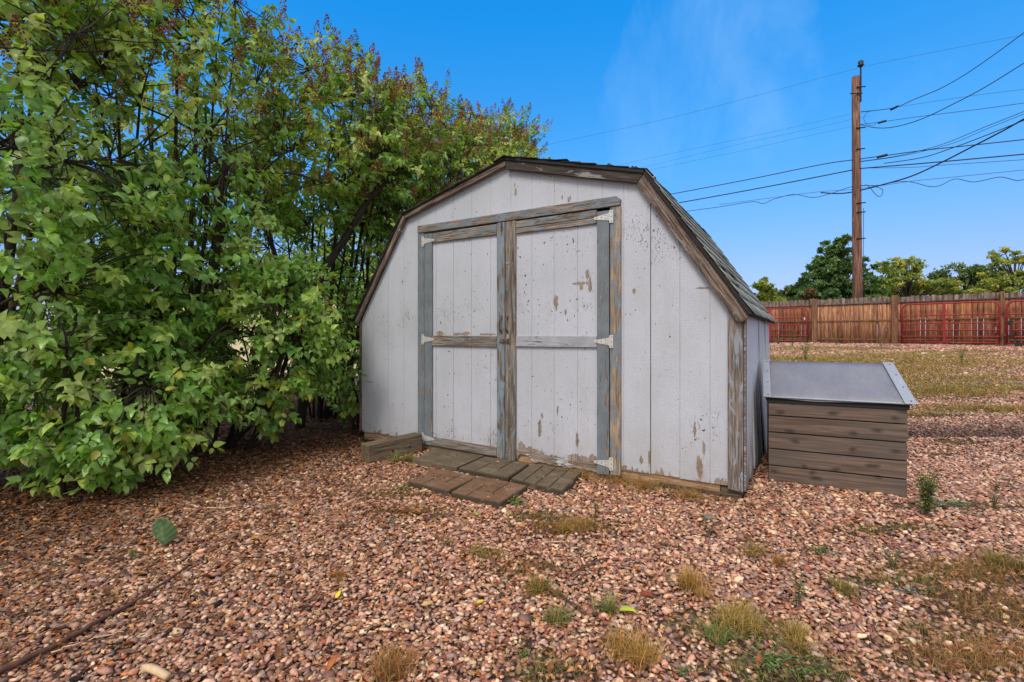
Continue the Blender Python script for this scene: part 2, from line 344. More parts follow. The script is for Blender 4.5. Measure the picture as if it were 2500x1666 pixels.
# ------------------------------------------------------------------ ground
def gz(x, y):
    """ground height: level near the shed, a gentle rise to the fence"""
    x = np.asarray(x, float); y = np.asarray(y, float)
    t = np.clip((y-3.6)/11.5, 0, 1); s = t*t*(3-2*t)*.55+t*.45
    right = np.clip((x+1.5)/4, 0, 1)
    return .106+.774*s*right+(.003+.010*np.clip((y-5)/3, 0, 1))*(np.sin(x*1.7+y*.9)+np.sin(y*2.3-x*.8+1))
def gp(X, Y, lift=0):
    """ground point seen at photo pixel X, Y"""
    d = 3.0
    for _ in range(60):
        x = (X-1250)/F*d; z = float(gz(x, d))+lift; d += ((CAMZ-z)*F/max(Y-HZ, 4)-d)*.5
    return Vector(((X-1250)/F*d, d, float(gz((X-1250)/F*d, d))))
SH0 = Vector((-1.571, 5.032, 0)); TH = .5417; SW = 3.6; SD = 2.75
UV = Vector((math.cos(TH), -math.sin(TH), 0)); VV = Vector((math.sin(TH), math.cos(TH), 0))
def shed_st(x, y):
    dx = x-SH0.x; dy = y-SH0.y
    return dx*UV.x+dy*UV.y, dx*VV.x+dy*VV.y
PATCH = [  # dry or green ground cover patches: photo pixel X, Y, half sizes in metres, kind
    (2400, 1400, .50, .17, 0), (2440, 1490, .36, .24, 0), (2400, 1610, .40, .16, 0), (2330, 1385, .3, .10, 0), (1800, 1540, .28, .10, 1), (1910, 1640, .3, .1, 1),
    (1390, 1290, .42, .16, 0), (1300, 1262, .25, .09, 1), (2200, 1290, .4, .09, 1), (2120, 1300, .2, .06, 1), (1270, 1390, .2, .12, 0), (2130, 1420, .3, .08, 1),
    (2230, 1420, .25, .07, 1), (2250, 1540, .12, .05, 1), (1350, 1640, .2, .08, 1), (2380, 1000, 1.4, .35, 0), (2280, 960, 1.6, .6, 0), (2200, 935, 2.2, .6, 1),
    (2150, 905, 3.4, 1.3, 0), (2330, 885, 3.8, 1.0, 0), (2000, 880, 2.6, 1.2, 1), (2200, 868, 4.0, 1.0, 1), (2060, 895, 2.2, .9, 0), (2390, 925, 2.5, .5, 0), (2480, 1000, .9, .2, 0),
    (2420, 950, 2.0, .3, 1), (2240, 1015, 1.1, .14, 0), (2350, 860, 2.5, .5, 0), (2330, 1080, .35, .1, 2), (2290, 1110, .22, .06, 2), (2300, 1235, .45, .08, 2), (2430, 1240, .3, .08, 1),
    (1930, 875, 2.2, .7, 1), (1960, 850, 2.5, .6, 1), (2090, 852, 2.5, .5, 0), (980, 1210, .4, .1, 1), (1010, 1250, .3, .1, 0)]
PC = []
for X, Y, a, b, k in PATCH:
    p = gp(X, Y); PC.append((p.x, p.y, a, b, k))
def patchv(x, y):
    x = np.asarray(x, float); y = np.asarray(y, float); v = np.zeros_like(x)
    wob = .35*np.sin(x*5.1+y*2.2)+.25*np.sin(y*9.7-x*6.1)+.2*np.sin(x*17+y*13)
    for px, py, a, b, k in PC:
        r = np.sqrt(((x-px)/a)**2+((y-py)/b)**2)
        v = np.maximum(v, np.clip(1.25-r+wob*.45, 0, 1))
    return v
def ground():
    xs = np.concatenate([[-400, -120, -40, -20], np.arange(-9, 22.1, .25), [30, 50, 120, 400]])
    ys = np.concatenate([[-60, -10, -2], np.arange(0, 24.1, .25), [30, 45, 90, 200, 600]])
    X, Y = np.meshgrid(xs, ys); Z = gz(X, Y)-.006
    V = np.stack([X, Y, Z], -1).reshape(-1, 3); nx, ny = len(xs), len(ys)
    i = np.arange(ny-1)[:, None]*nx+np.arange(nx-1)[None]; i = i.ravel()
    Fq = np.stack([i, i+1, i+1+nx, i+nx], 1)
    m, t, p = newmat('gravel_ground'); geo = t.nodes.new('ShaderNodeNewGeometry'); c = geo.outputs['Position']
    vo = t.nodes.new('ShaderNodeTexVoronoi'); vo.inputs['Scale'].default_value = 34; t.links.new(c, vo.inputs['Vector'])
    sp = t.nodes.new('ShaderNodeSeparateColor'); t.links.new(vo.outputs['Color'], sp.inputs[0])
    st = ramp(t, sp.outputs[0], [(0, lin(128, 94, 80)), (.3, lin(176, 134, 114)), (.55, lin(198, 156, 134)), (.8, lin(160, 134, 124)), (1, lin(216, 188, 162))])
    st = mixc(t, rng(t, vo.outputs['Distance'], .25, .6), st, lin(64, 46, 38))
    dirt = ramp(t, noise(t, c, 6, 6, .7), [(.3, lin(52, 36, 26)), (.7, lin(96, 70, 50))])
    gr = ramp(t, noise(t, c, 3, 5, .7), [(.3, lin(142, 132, 78)), (.5, lin(180, 146, 92)), (.7, lin(204, 168, 122))])
    sep = t.nodes.new('ShaderNodeSeparateXYZ'); t.links.new(c, sep.inputs[0])
    far = rng(t, sep.outputs[1], 5, 11)
    a = t.nodes.new('ShaderNodeAttribute'); a.attribute_name = 'Col'
    s2 = t.nodes.new('ShaderNodeSeparateColor'); t.links.new(a.outputs['Color'], s2.inputs[0])
    base = mixc(t, far, mixc(t, .35, dirt, st), st)
    n2 = noise(t, c, 5, 6, .7, .3, (.6, 1.6, 1))
    k = rng(t, mth(t, 'ADD', s2.outputs[0], mth(t, 'MULTIPLY', mth(t, 'SUBTRACT', n2, .5), 1.4)), .35, .6)
    base = mixc(t, mth(t, 'MULTIPLY', k, .85), base, mixc(t, far, dirt, gr))
    base = mixc(t, rng(t, sep.outputs[1], 19, 24), base, lin(96, 100, 50))
    t.links.new(base, p.inputs['Base Color']); p.inputs['Roughness'].default_value = .9
    bump(t, p, vo.outputs['Distance'], .6, .01)
    col = np.zeros((len(V), 3)); col[:, 0] = patchv(V[:, 0], V[:, 1])
    o = mesh_np('ground', V, [Fq], m, col=col, smooth=True); tag(o, kind='structure')
ground()

# pavers: corners from the photo, top at z = .155
def at(X, Y, z): d = (CAMZ-z)*F/(Y-HZ); return Vector(((X-1250)/F*d, d, z))
PAV = [  # back-left, back-right, front-right, front-left (photo pixels), material, pattern, label
    ((1066, 1094), (1181.6, 1112), (1114.7, 1140.6), (1006, 1122), 'paver_grey', 0, 'smooth mossy grey paver touching the end of the loose timber beam'),
    ((1070, 1143.8), (1165.7, 1163), (1095.5, 1198), (995, 1174), 'paver_red', 1, 'reddish brown brick-pattern paver, leftmost of the front pair before the shed doors'),
    ((1184, 1114), (1292, 1131), (1240, 1165.5), (1119, 1142.5), 'paver_grey', 1, 'grey brick-pattern paver under the meeting edge of the two shed doors'),
    ((1168.9, 1161.4), (1288.5, 1185.3), (1221.5, 1226.7), (1100.3, 1201.2), 'paver_red', 1, 'brown basket-weave paver jutting farthest forward from the shed doors'),
    ((1298, 1132), (1424, 1148), (1374, 1198), (1247, 1167.7), 'paver_grey', 2, 'dark grey long-brick paver under the rotted bottom of the right shed door')]
pav_poly = []
for a, b, c_, d_, mt, pat, lab in PAV:
    q = [at(X, Y, .155) for X, Y in (d_, c_, b, a)]           # front-left, front-right, back-right, back-left
    o3 = sum(q, Vector())/4; pav_poly.append([(p.x, p.y) for p in q])
    ex = ((q[1]-q[0])+(q[2]-q[3])).normalized(); ang = math.atan2(ex.y, ex.x)
    Mi = Matrix.Rotation(-ang, 3, 'Z'); lq = [Mi @ (p-o3) for p in q]
    def bil(u, v): return lq[0]*(1-u)*(1-v)+lq[1]*u*(1-v)+lq[2]*u*v+lq[3]*(1-u)*v
    root = empty('paving_slab', (o3.x, o3.y, .105), ang); tag(root, lab, 'paving slab', 'brick-pattern pavers in front of the shed doors')
    mb = MB(); ring = [bil(0, 0), bil(1, 0), bil(1, 1), bil(0, 1)]
    mb.add([(p.x, p.y, -.02) for p in ring]+[(p.x, p.y, .044) for p in ring],
           [(3, 2, 1, 0), (4, 5, 6, 7), (0, 1, 5, 4), (1, 2, 6, 5), (2, 3, 7, 6), (3, 0, 4, 7)])
    mb.build('slab_base', M['paver_gap'] if pat else M[mt], root, bevel=.006)
    if pat == 0: cells = [(0, 0, 1, 1)]
    elif pat == 1: cells = [(0, 0, .34, .66), (.34, 0, 1, .34), (.66, .34, 1, 1), (0, .66, .66, 1), (.34, .34, .66, .66)]
    else: cells = [(i/4+.0, j/2, (i+1)/4, (j+1)/2) for i in range(4) for j in range(2)]
    mb = MB(); g = .014 if pat else .0
    for (u0, v0, u1, v1) in cells:
        P = [bil(u0+g, v0+g), bil(u1-g, v0+g), bil(u1-g, v1-g), bil(u0+g, v1-g)]; h = .050+random.uniform(-.0012, .0012)
        mb.add([(p.x, p.y, .040) for p in P]+[(p.x, p.y, h) for p in P], [(3, 2, 1, 0), (4, 5, 6, 7), (0, 1, 5, 4), (1, 2, 6, 5), (2, 3, 7, 6), (3, 0, 4, 7)])
    mb.build('brick_face', M[mt], root, bevel=.002)

# box position (needed for the gravel mask)
BA = R(27); BX0 = Vector((1.914, 3.61, 0)); BU = Vector((math.cos(BA), -math.sin(BA), 0)); BV = Vector((math.sin(BA), math.cos(BA), 0)); BWD, BDP = .82, .60
TB = Vector((-1.21, 4.08, 0)); TA = R(47); TL, TT = .56, .12
def inpoly(x, y, poly, grow=0):
    ins = np.ones(x.shape, bool); n = len(poly)
    for i in range(n):
        (x0, y0), (x1, y1) = poly[i], poly[(i+1) % n]; L = math.hypot(x1-x0, y1-y0)
        ins &= ((x1-x0)*(y-y0)-(y1-y0)*(x-x0))/L > -grow
    return ins
def rect(p, u, v, a, b): return [((p).x, (p).y), ((p+u*a).x, (p+u*a).y), ((p+u*a+v*b).x, (p+u*a+v*b).y), ((p+v*b).x, (p+v*b).y)]
solid = [rect(SH0, UV, VV, SW, SD), rect(BX0, BU, BV, BWD, BDP)] + pav_poly
def blocked(x, y, grow=0):
    k = np.zeros(x.shape, bool)
    for p in solid: k |= inpoly(x, y, p, grow)
    return k
def inview(x, y, m=.12): return np.abs(x) < (1250/F)*y+m

# ------------------------------------------------------------------ gravel stones (real stones, uncountable: stuff)
PHI = (1+5**.5)/2
ICO = np.array([(-1, PHI, 0), (1, PHI, 0), (-1, -PHI, 0), (1, -PHI, 0), (0, -1, PHI), (0, 1, PHI), (0, -1, -PHI), (0, 1, -PHI), (PHI, 0, -1), (PHI, 0, 1), (-PHI, 0, -1), (-PHI, 0, 1)])/1.902
ICOF = np.array([(0,11,5),(0,5,1),(0,1,7),(0,7,10),(0,10,11),(1,5,9),(5,11,4),(11,10,2),(10,7,6),(7,1,8),(3,9,4),(3,4,2),(3,2,6),(3,6,8),(3,8,9),(4,9,5),(2,4,11),(6,2,10),(8,6,7),(9,8,1)])
OCT = np.array([(1, 0, 0), (-1, 0, 0), (0, 1, 0), (0, -1, 0), (0, 0, 1), (0, 0, -1)], float)
OCTF = np.array([(0,2,4),(2,1,4),(1,3,4),(3,0,4),(2,0,5),(1,2,5),(3,1,5),(0,3,5)])
SCOL = np.array([lin(*c) for c in [(212,168,150),(196,150,134),(178,132,120),(160,112,104),(142,106,104),(154,134,136),(176,154,152),(222,196,170),(206,178,152),(142,76,60),(122,84,78),(112,96,98),(190,136,104),(168,116,84),(232,210,192),(128,66,54)]])
SWT = np.array([14, 13, 11, 9, 8, 7, 6, 8, 7, 3, 6, 5, 6, 5, 3, 2], float); SWT /= SWT.sum()
def scatter_stones():
    P = []
    y = 1.30
    while y < 17.5:
        s = .0155+.0034*(y-1.3) if y < 6 else .0315+.0042*(y-6)
        xm = 1250/F*y+.1; xs = np.arange(-min(xm, 4.6), min(xm, 16), s)
        px = xs+RS.uniform(-.5, .5, len(xs))*s; py = y+RS.uniform(-.5, .5, len(xs))*s
        P.append(np.stack([px, py, np.full(len(xs), s)], 1)); y += s*.92
    P = np.concatenate(P)
    x, y, s = P.T
    k = ~blocked(x, y, -.005)
    S, T = shed_st(x, y)
    k &= ~((S < -.2) & (T > -.2) & (S > -9))                     # hidden under and behind the hedge
    k &= ~((x < -2.9) & (y > 3.6))
    k &= ~((y > 5.3) & (x/y < .51))
    k &= RS.rand(len(x)) > .93*patchv(x, y)*np.clip(.7+.1*y, 0, 1)
    P = P[k]; x, y, s = P.T
    print('stones', len(P))
    for near in (True, False):
        q = (y < 4.2) == near; Q = P[q]; n = len(Q); T0, TF = (ICO, ICOF) if near else (OCT, OCTF)
        big = np.where(RS.rand(n) < .06, 1.5, 1.0)
        r = Q[:, 2]*(.56+.30*RS.rand(n)**1.5)*big
        sc = np.stack([r*RS.uniform(.9, 1.5, n), r*RS.uniform(.6, .95, n), r*RS.uniform(.30, .6, n)], 1)
        V = (T0[None]*(1+RS.uniform(-.30, .22, (n, len(T0), 1)))+RS.uniform(-.20, .20, (n, len(T0), 3)))*sc[:, None]
        # random tilt then spin
        tx = RS.uniform(-.6, .6, n)[:, None]; yy = V[..., 1]*np.cos(tx)-V[..., 2]*np.sin(tx); zz = V[..., 1]*np.sin(tx)+V[..., 2]*np.cos(tx)
        ty = RS.uniform(-.4, .4, n)[:, None]; xx = V[..., 0]*np.cos(ty)+zz*np.sin(ty); zz = -V[..., 0]*np.sin(ty)+zz*np.cos(ty)
        a = RS.uniform(0, 6.28, n)[:, None]; X = xx*np.cos(a)-yy*np.sin(a); Y = xx*np.sin(a)+yy*np.cos(a)
        zb = gz(Q[:, 0], Q[:, 1])+RS.uniform(-.004, .009, n)+np.where(big > 1, .004, 0)
        V = np.stack([X+Q[:, :1], Y+Q[:, 1:2], zz+zb[:, None]], -1).reshape(-1, 3)
        Fc = (TF[None]+np.arange(n)[:, None, None]*len(T0)).reshape(-1, 3)
        c = SCOL[RS.choice(len(SCOL), n, p=SWT)]*RS.uniform(.55, 1.25, (n, 1))*np.array([[1.22, 1.13, .98]]); c = c*.85+np.array(lin(190, 146, 116))*.15
        lit = np.clip(1.0-(Q[:, 1]-1.2)*0, 0, 1)
        # browner, dirtier towards the hedge
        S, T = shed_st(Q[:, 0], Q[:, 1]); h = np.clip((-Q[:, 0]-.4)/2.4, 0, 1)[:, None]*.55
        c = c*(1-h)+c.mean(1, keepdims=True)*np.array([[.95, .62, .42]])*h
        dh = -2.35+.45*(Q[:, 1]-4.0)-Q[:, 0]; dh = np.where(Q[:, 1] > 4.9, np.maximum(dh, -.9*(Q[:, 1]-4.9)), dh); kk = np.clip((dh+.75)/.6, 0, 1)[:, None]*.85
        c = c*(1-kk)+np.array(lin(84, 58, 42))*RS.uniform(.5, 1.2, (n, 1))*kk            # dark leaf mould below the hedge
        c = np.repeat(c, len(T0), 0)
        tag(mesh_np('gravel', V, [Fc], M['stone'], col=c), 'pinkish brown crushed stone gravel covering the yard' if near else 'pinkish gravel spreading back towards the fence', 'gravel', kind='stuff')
scatter_stones()

# ------------------------------------------------------------------ leaves
LT = np.array([(0, 0, 0), (0, .34, -.015), (0, .7, -.01), (0, 1, -.13), (-.20, .04, .04), (-.35, .28, .08), (-.23, .62, .05), (.20, .04, .04), (.35, .28, .08), (.23, .62, .05)])
LQ = np.array([(0, 1, 5, 4), (1, 2, 6, 5), (1, 0, 7, 8), (2, 1, 8, 9)]); LTR = np.array([(2, 3, 6), (3, 2, 9)])
KT = np.array([(0, 0, 0), (-.38, .38, .08), (0, 1, -.08), (.38, .38, .08)]); KTR = np.array([(0, 2, 1), (0, 3, 2)])
def leaves(name, P, A, Nn, L, C, mat, parent=None, simple=False, wid=1.0):
    """P base points, A length axis, Nn approx normal, L length, C colour"""
    A = A/np.linalg.norm(A, axis=1, keepdims=True)
    X = np.cross(A, Nn); X /= np.linalg.norm(X, axis=1, keepdims=True)+1e-9; Z = np.cross(X, A)
    T = KT if simple else LT; n = len(P); T = T*np.array([wid, 1, 1])
    fold = RS.uniform(-.3, 2.6, (n, 1)); tl = L[:, None]
    V = P[:, None]+(T[None, :, 0]*tl)[..., None]*X[:, None]+(T[None, :, 1]*tl)[..., None]*A[:, None]+(T[None, :, 2]*tl*fold)[..., None]*Z[:, None]
    k = len(T); off = np.arange(n)[:, None, None]*k
    Fs = [(KTR[None]+off).reshape(-1, 3)] if simple else [(LQ[None]+off).reshape(-1, 4), (LTR[None]+off).reshape(-1, 3)]
    Cc = np.repeat(C[:, None], k, 1)
    if not simple: Cc = Cc*np.array([1.12, 1.12, 1.12, 1, .92, .92, .95, .92, .92, .95])[None, :, None]
    return mesh_np(name, V.reshape(-1, 3), Fs, mat, parent, col=Cc.reshape(-1, 3), smooth=not simple)
GREEN = np.array([lin(*c) for c in [(112, 152, 58), (128, 166, 68), (152, 184, 100), (118, 158, 76), (162, 184, 88), (172, 190, 112)]])
YELLOW = np.array([lin(*c) for c in [(186, 184, 62), (196, 190, 84), (168, 172, 62)]])
def in_shed(p, m=.04):
    s, t = shed_st(p[0], p[1])
    if s < -m-.05 or s > SW+m or t < -m-.1 or t > SD+m: return False
    k = min(s, SW-s)
    top = 1.35+k*(2.35-1.35)/.65 if k < .65 else 2.35+(k-.65)*.32/1.15
    return p[2] < top+m+.05
def bez(a, b, c, n): return [a*(1-t)**2+b*2*t*(1-t)+c*t*t for t in [i/n for i in range(n+1)]]
LEAFN = 0
def shrub(label, base, crown, rad, nspray, leafL=(.056, .092), nstem=10, zlo=.4, seed=1, seeds=.25, lean=(0, 0), yel=.012, cut=None, warm=0, pairs=5, parentgroup='lilac shrubs of the tall hedge', shell=.55, limbs=()):
    """multi-stemmed shrub: stems fan from the base, leafy sprays fill an uneven ellipsoid crown"""
    global LEAFN
    rnd = random.Random(seed); bz = float(gz(base[0], base[1])); B = Vector((base[0], base[1], bz)); Cn = Vector(crown); Rd = Vector(rad)
    root = empty('lilac_shrub', B); tag(root, label, 'shrub', parentgroup)
    inv = -B; mb = MB(); br = []
    for i in range(nstem):
        a = rnd.uniform(0, 6.28); r0 = rnd.uniform(.03, .28)
        s = B+Vector((math.cos(a)*r0, math.sin(a)*r0, -.03))
        a2 = a+rnd.uniform(-.6, .6); rr = rnd.uniform(.2, .8)
        e = Cn+Vector((math.cos(a2)*Rd.x*rr, math.sin(a2)*Rd.y*rr, Rd.z*rnd.uniform(.1, .85)))
        m = (s+e)/2+Vector((math.cos(a)*.12+rnd.uniform(-.12, .12), math.sin(a)*.12+rnd.uniform(-.12, .12), rnd.uniform(-.1, .35)))
        pts = bez(s, m, e, 9)
        pts = [p+Vector((rnd.uniform(-.02, .02), rnd.uniform(-.02, .02), 0)) for p in pts]
        if any(in_shed(p) for p in pts): continue
        r = rnd.uniform(.016, .034)
        mb.tube([p+inv for p in pts], [r*(1-.72*k/9) for k in range(10)], 6)
        br += pts[2:]
        for j in range(5):
            q = pts[rnd.randint(3, 8)]; d = Vector((rnd.gauss(0, 1), rnd.gauss(0, 1), rnd.uniform(.1, 1))).normalized()
            e2 = q+d*rnd.uniform(.4, .9)*min(Rd)
            pp = bez(q, (q+e2)/2+Vector((0, 0, .1)), e2, 4)
            if in_shed(e2): continue
            mb.tube([p+inv for p in pp], [r*.38*(1-.6*k/4) for k in range(5)], 4, False); br += pp[1:]
    for lp, r0, r1 in limbs:
        pts = []
        for i in range(len(lp)-1):
            for k in range(4): pts.append(Vector(lp[i]).lerp(Vector(lp[i+1]), k/4)+Vector((rnd.uniform(-.012, .012), rnd.uniform(-.012, .012), 0)))
        pts.append(Vector(lp[-1])); n_ = len(pts)
        mb.tube([p+inv for p in pts], [r0+(r1-r0)*k/(n_-1) for k in range(n_)], 7); br += pts[n_//2:]
    BR = np.array([tuple(p) for p in br])
    LP, LA, LN, LL, LC = [], [], [], [], []; SP, SA = [], []
    made = 0; tries = 0; nspray = int(nspray*1.55)
    while made < nspray and tries < nspray*6:
        tries += 1
        z = rnd.uniform(-1, 1); a = rnd.uniform(0, 6.28); q = math.sqrt(1-z*z); D = Vector((q*math.cos(a), q*math.sin(a), z))
        rr = (shell+(1-shell)*rnd.random()**.6)*(1+.30*mnoise.noise(D*2.3+Vector((seed*3.1, 0, 0)))+.12*mnoise.noise(D*6+Vector((0, seed*1.7, 0))))
        p = Cn+Vector((D.x*Rd.x, D.y*Rd.y, D.z*Rd.z))*rr
        if p.z < bz+zlo*rnd.uniform(.6, 1.2): continue
        if cut and not cut(p, rnd): continue
        if in_shed(p): continue
        gX = 1250+F*p.x/p.y; gY = HZ-F*(p.z-CAMZ)/p.y
        if p.y < 6.8 and any(a_ < gX < b_ and c_ < gY < d_ and rnd.random() > k_ for a_, b_, c_, d_, k_ in GAPS): continue
        if p.y < 1.9 or (p.y > 2 and not inview(p.x, p.y, .7)): continue
        made += 1
        w = BR[np.argmin(((BR-np.array(p))**2).sum(1)*np.random.RandomState(made).uniform(.6, 1.4, len(BR)))]; w = Vector(w)
        if (p-w).length > .05:
            d0 = (p-w); pm = (p+w)/2+Vector((0, 0, -.08*d0.length if p.z > Cn.z else .1))
            tw = bez(w, pm, p, 3)
            mb.tube([x+inv for x in tw], [.006, .005, .004, .0025], 3, False)
        out = Vector((D.x, D.y, D.z*.4+.15)); d = (out+Vector((rnd.gauss(0, .45), rnd.gauss(0, .45), rnd.gauss(0, .3)))).normalized()
        if rnd.random() < .4: d = (d+Vector((0, 0, -.5))).normalized()
        ln = rnd.uniform(.16, .32); yl = rnd.random() < yel*.6
        tint = GREEN[rnd.randrange(len(GREEN))]
        if p.z > 2.6+warm: tint = tint*np.array([1.15, 1.0, .9])
        top = (p.z > Cn.z+Rd.z*.35)
        x0 = d.cross(Vector((0, 0, 1))); x0 = x0.normalized() if x0.length > .1 else Vector((1, 0, 0)); y0 = x0.cross(d).normalized()
        np_ = rnd.randint(pairs-1, pairs+1)
        for k in range(np_):
            t = (k+.3)/np_; o = p-d*ln*.45+d*ln*t
            ph = (k % 2)*1.57+rnd.uniform(-.35, .35)
            for sgn in (1, -1):
                sd_ = (x0*math.cos(ph)+y0*math.sin(ph))*sgn
                ax = sd_*.9+d*rnd.uniform(.25, .8)+Vector((0, 0, rnd.uniform(-.75, -.05)))
                nn = Vector((-.1, -.35, 1.0))+d*.5+out*.6+Vector((rnd.gauss(0, .3), rnd.gauss(0, .3), rnd.gauss(0, .2)))
                LP.append(tuple(o+sd_*.008+inv)); LA.append(tuple(ax)); LN.append(tuple(nn))
                LL.append(rnd.uniform(leafL[0]*.75, leafL[1]*1.12)*(1-.25*abs(t-.35))); c = tint*rnd.uniform(.75, 1.3)
                if (yl and rnd.random() < .5) or rnd.random() < yel: c = YELLOW[rnd.randrange(3)]*rnd.uniform(.5, .85)
                LC.append(c)
        for sg in (0, 1, 2):
            LP.append(tuple(p+d*ln*.5+inv)); LA.append((d.x+rnd.gauss(0, .4), d.y+rnd.gauss(0, .4), d.z-.3*sg)); LN.append((0, 0, 1)); LL.append(rnd.uniform(*leafL)*.8); LC.append(tint*1.1)
        if top and rnd.random() < seeds*1.6 or (p.z > 2.7 and rnd.random() < seeds*.6):
            SP.append(p+d*ln*.5); SA.append(Vector((d.x*.5, d.y*.5, 1)).normalized())
    LP = np.array(LP); LEAFN += len(LP)
    mb.build('stem', M['bark'], root, smooth=True)
    leaves('foliage', LP, np.array(LA), np.array(LN), np.array(LL), np.array(LC), M['leaf'], root)
    if SP:
        V = []; C = []; Fq = []; n = 0
        for p, a in zip(SP, SA):
            h = rnd.uniform(.12, .21); x = a.orthogonal().normalized(); y = a.cross(x)
            base_c = np.array(lin(*rnd.choice([(138, 86, 64), (116, 72, 54), (156, 102, 74), (128, 84, 62)])))
            for k in range(60):
                t = rnd.random(); ph = rnd.uniform(0, 6.28); rad_ = (1-t)*.06*rnd.uniform(.5, 1.1)+.004
                q = p+a*h*t+(x*math.cos(ph)+y*math.sin(ph))*rad_; dr = (a+(x*math.cos(ph)+y*math.sin(ph))*.8+Vector((rnd.gauss(0, .3), rnd.gauss(0, .3), 0))).normalized()
                o1 = dr.orthogonal().normalized()*.0060; o2 = dr.cross(o1); e = dr*rnd.uniform(.009, .016)
                for vv in (q+o1, q+o2, q-o1, q-o2, q+e, q-e*.4): V.append(tuple(vv+inv)); C.append(base_c*rnd.uniform(.6, 1.4))
                for f in ((0, 1, 4), (1, 2, 4), (2, 3, 4), (3, 0, 4), (1, 0, 5), (2, 1, 5), (3, 2, 5), (0, 3, 5)): Fq.append([n+i for i in f])
                n += 6
        mesh_np('seed_head', V, [np.array(Fq)], M['seed'], root, col=np.array(C))
    return root
# ------------------------------------------------------------------ the lilac hedge
GAPS = [(560, 628, 765, 880, .04), (215, 290, 885, 990, .3), (500, 560, 640, 720, .3), (330, 420, 90, 190, .25), (700, 790, 960, 1120, .15), (600, 700, 560, 650, .4)]
def gapcut(xa, xb, ya, yb, keep=.1):
    """thin out sprays in an opening of the hedge (given where it shows)"""
    def f(p, rnd):
        X = 1250+F*p.x/p.y; Y = HZ-F*(p.z-CAMZ)/p.y
        if xa < X < xb and ya < Y < yb: return rnd.random() < keep
        return True
    return f
shrub('huge lilac shrub filling the left edge of the picture from the ground to the top', (-4.0, 3.5), (-3.75, 3.35, 2.3), (1.35, 1.15, 2.35), 640, seed=3, nstem=14, zlo=.35, cut=gapcut(150, 720, 170, 390, .26))
shrub('lilac shrub with dark bare upright stems showing against the sky above its middle', (-3.2, 4.5), (-3.0, 4.35, 2.6), (1.0, 1.0, 2.25), 520, seed=11, nstem=15, zlo=.5, cut=gapcut(180, 760, 200, 420, .34))
shrub('low leafy lilac growth spilling onto the gravel at the foot of the hedge, lower left', (-3.1, 3.55), (-2.95, 3.45, .75), (.85, .55, .62), 230, seed=21, nstem=8, zlo=.1, seeds=0, yel=.05)
shrub('waist-high lilac with pale yellow-green leaves hanging beside the shed-side gap of the hedge', (-2.75, 4.6), (-2.2, 4.45, 1.15), (.62, .6, .85), 210, seed=31, nstem=8, zlo=.25, seeds=0, yel=.06, leafL=(.06, .09))
shrub('tall lilac shrub with a crooked trunk leaning over the left eave of the shed', (-2.5, 6.3), (-2.15, 5.9, 3.3), (1.15, 1.1, 1.22), 560, seed=41, nstem=12, zlo=1.75, seeds=.5, leafL=(.062, .095), cut=gapcut(640, 900, 560, 740, .25),
      limbs=[([(-2.45, 5.6, .1), (-2.3, 5.5, 1.2), (-2.17, 5.45, 1.85), (-1.87, 5.45, 2.3), (-1.62, 5.5, 2.75), (-1.4, 5.6, 3.0)], .06, .028), ([(-2.3, 5.5, 1.3), (-2.6, 5.4, 2.0), (-2.75, 5.2, 2.6)], .035, .02), ([(-2.9, 4.6, 2.62), (-2.5, 4.6, 2.75), (-2.15, 4.7, 2.78), (-1.85, 4.85, 2.72)], .022, .010)])
shrub('lilac shrub behind the left slope of the shed roof, covered in brown seed heads', (-1.8, 7.3), (-1.35, 7.0, 3.45), (1.1, 1.1, 1.28), 520, seed=51, nstem=12, zlo=.9, seeds=.7)
shrub('lilac shrub rising behind the peak of the shed roof', (-.6, 8.6), (-.55, 8.3, 3.65), (1.15, 1.0, 1.3), 420, seed=61, nstem=12, zlo=1.6, seeds=.55)
shrub('rightmost lilac shrub, rounded and dark against the sky behind the shed', (.05, 9.4), (-.05, 9.2, 3.95), (.72, .7, 1.55), 300, seed=71, nstem=10, zlo=1.6, seeds=.5)
shrub('lilac shrub in the back row, seen between the front stems at the left', (-4.6, 6.2), (-4.3, 6.0, 2.6), (1.2, 1.1, 2.0), 300, seed=81, nstem=12, zlo=.8, seeds=.3)
shrub('low dark leafy suckers against the left wall of the shed', (-1.75, 5.6), (-1.78, 5.45, 1.0), (.3, .35, .85), 70, seed=91, nstem=8, zlo=.1, seeds=0)
shrub('dense green shrub far behind the hedge, seen between the trunks left of the shed', (-3.9, 9.0), (-3.7, 9.0, 1.7), (1.7, .9, 1.9), 420, seed=101, nstem=9, zlo=.2, seeds=0, leafL=(.08, .12), shell=.3)
shrub('dense green shrub at the back, behind the leaning trunk', (-1.9, 9.6), (-1.9, 9.6, 1.9), (1.5, .9, 2.0), 360, seed=102, nstem=9, zlo=.2, seeds=0, leafL=(.08, .12), shell=.3)
print('leaves', LEAFN)

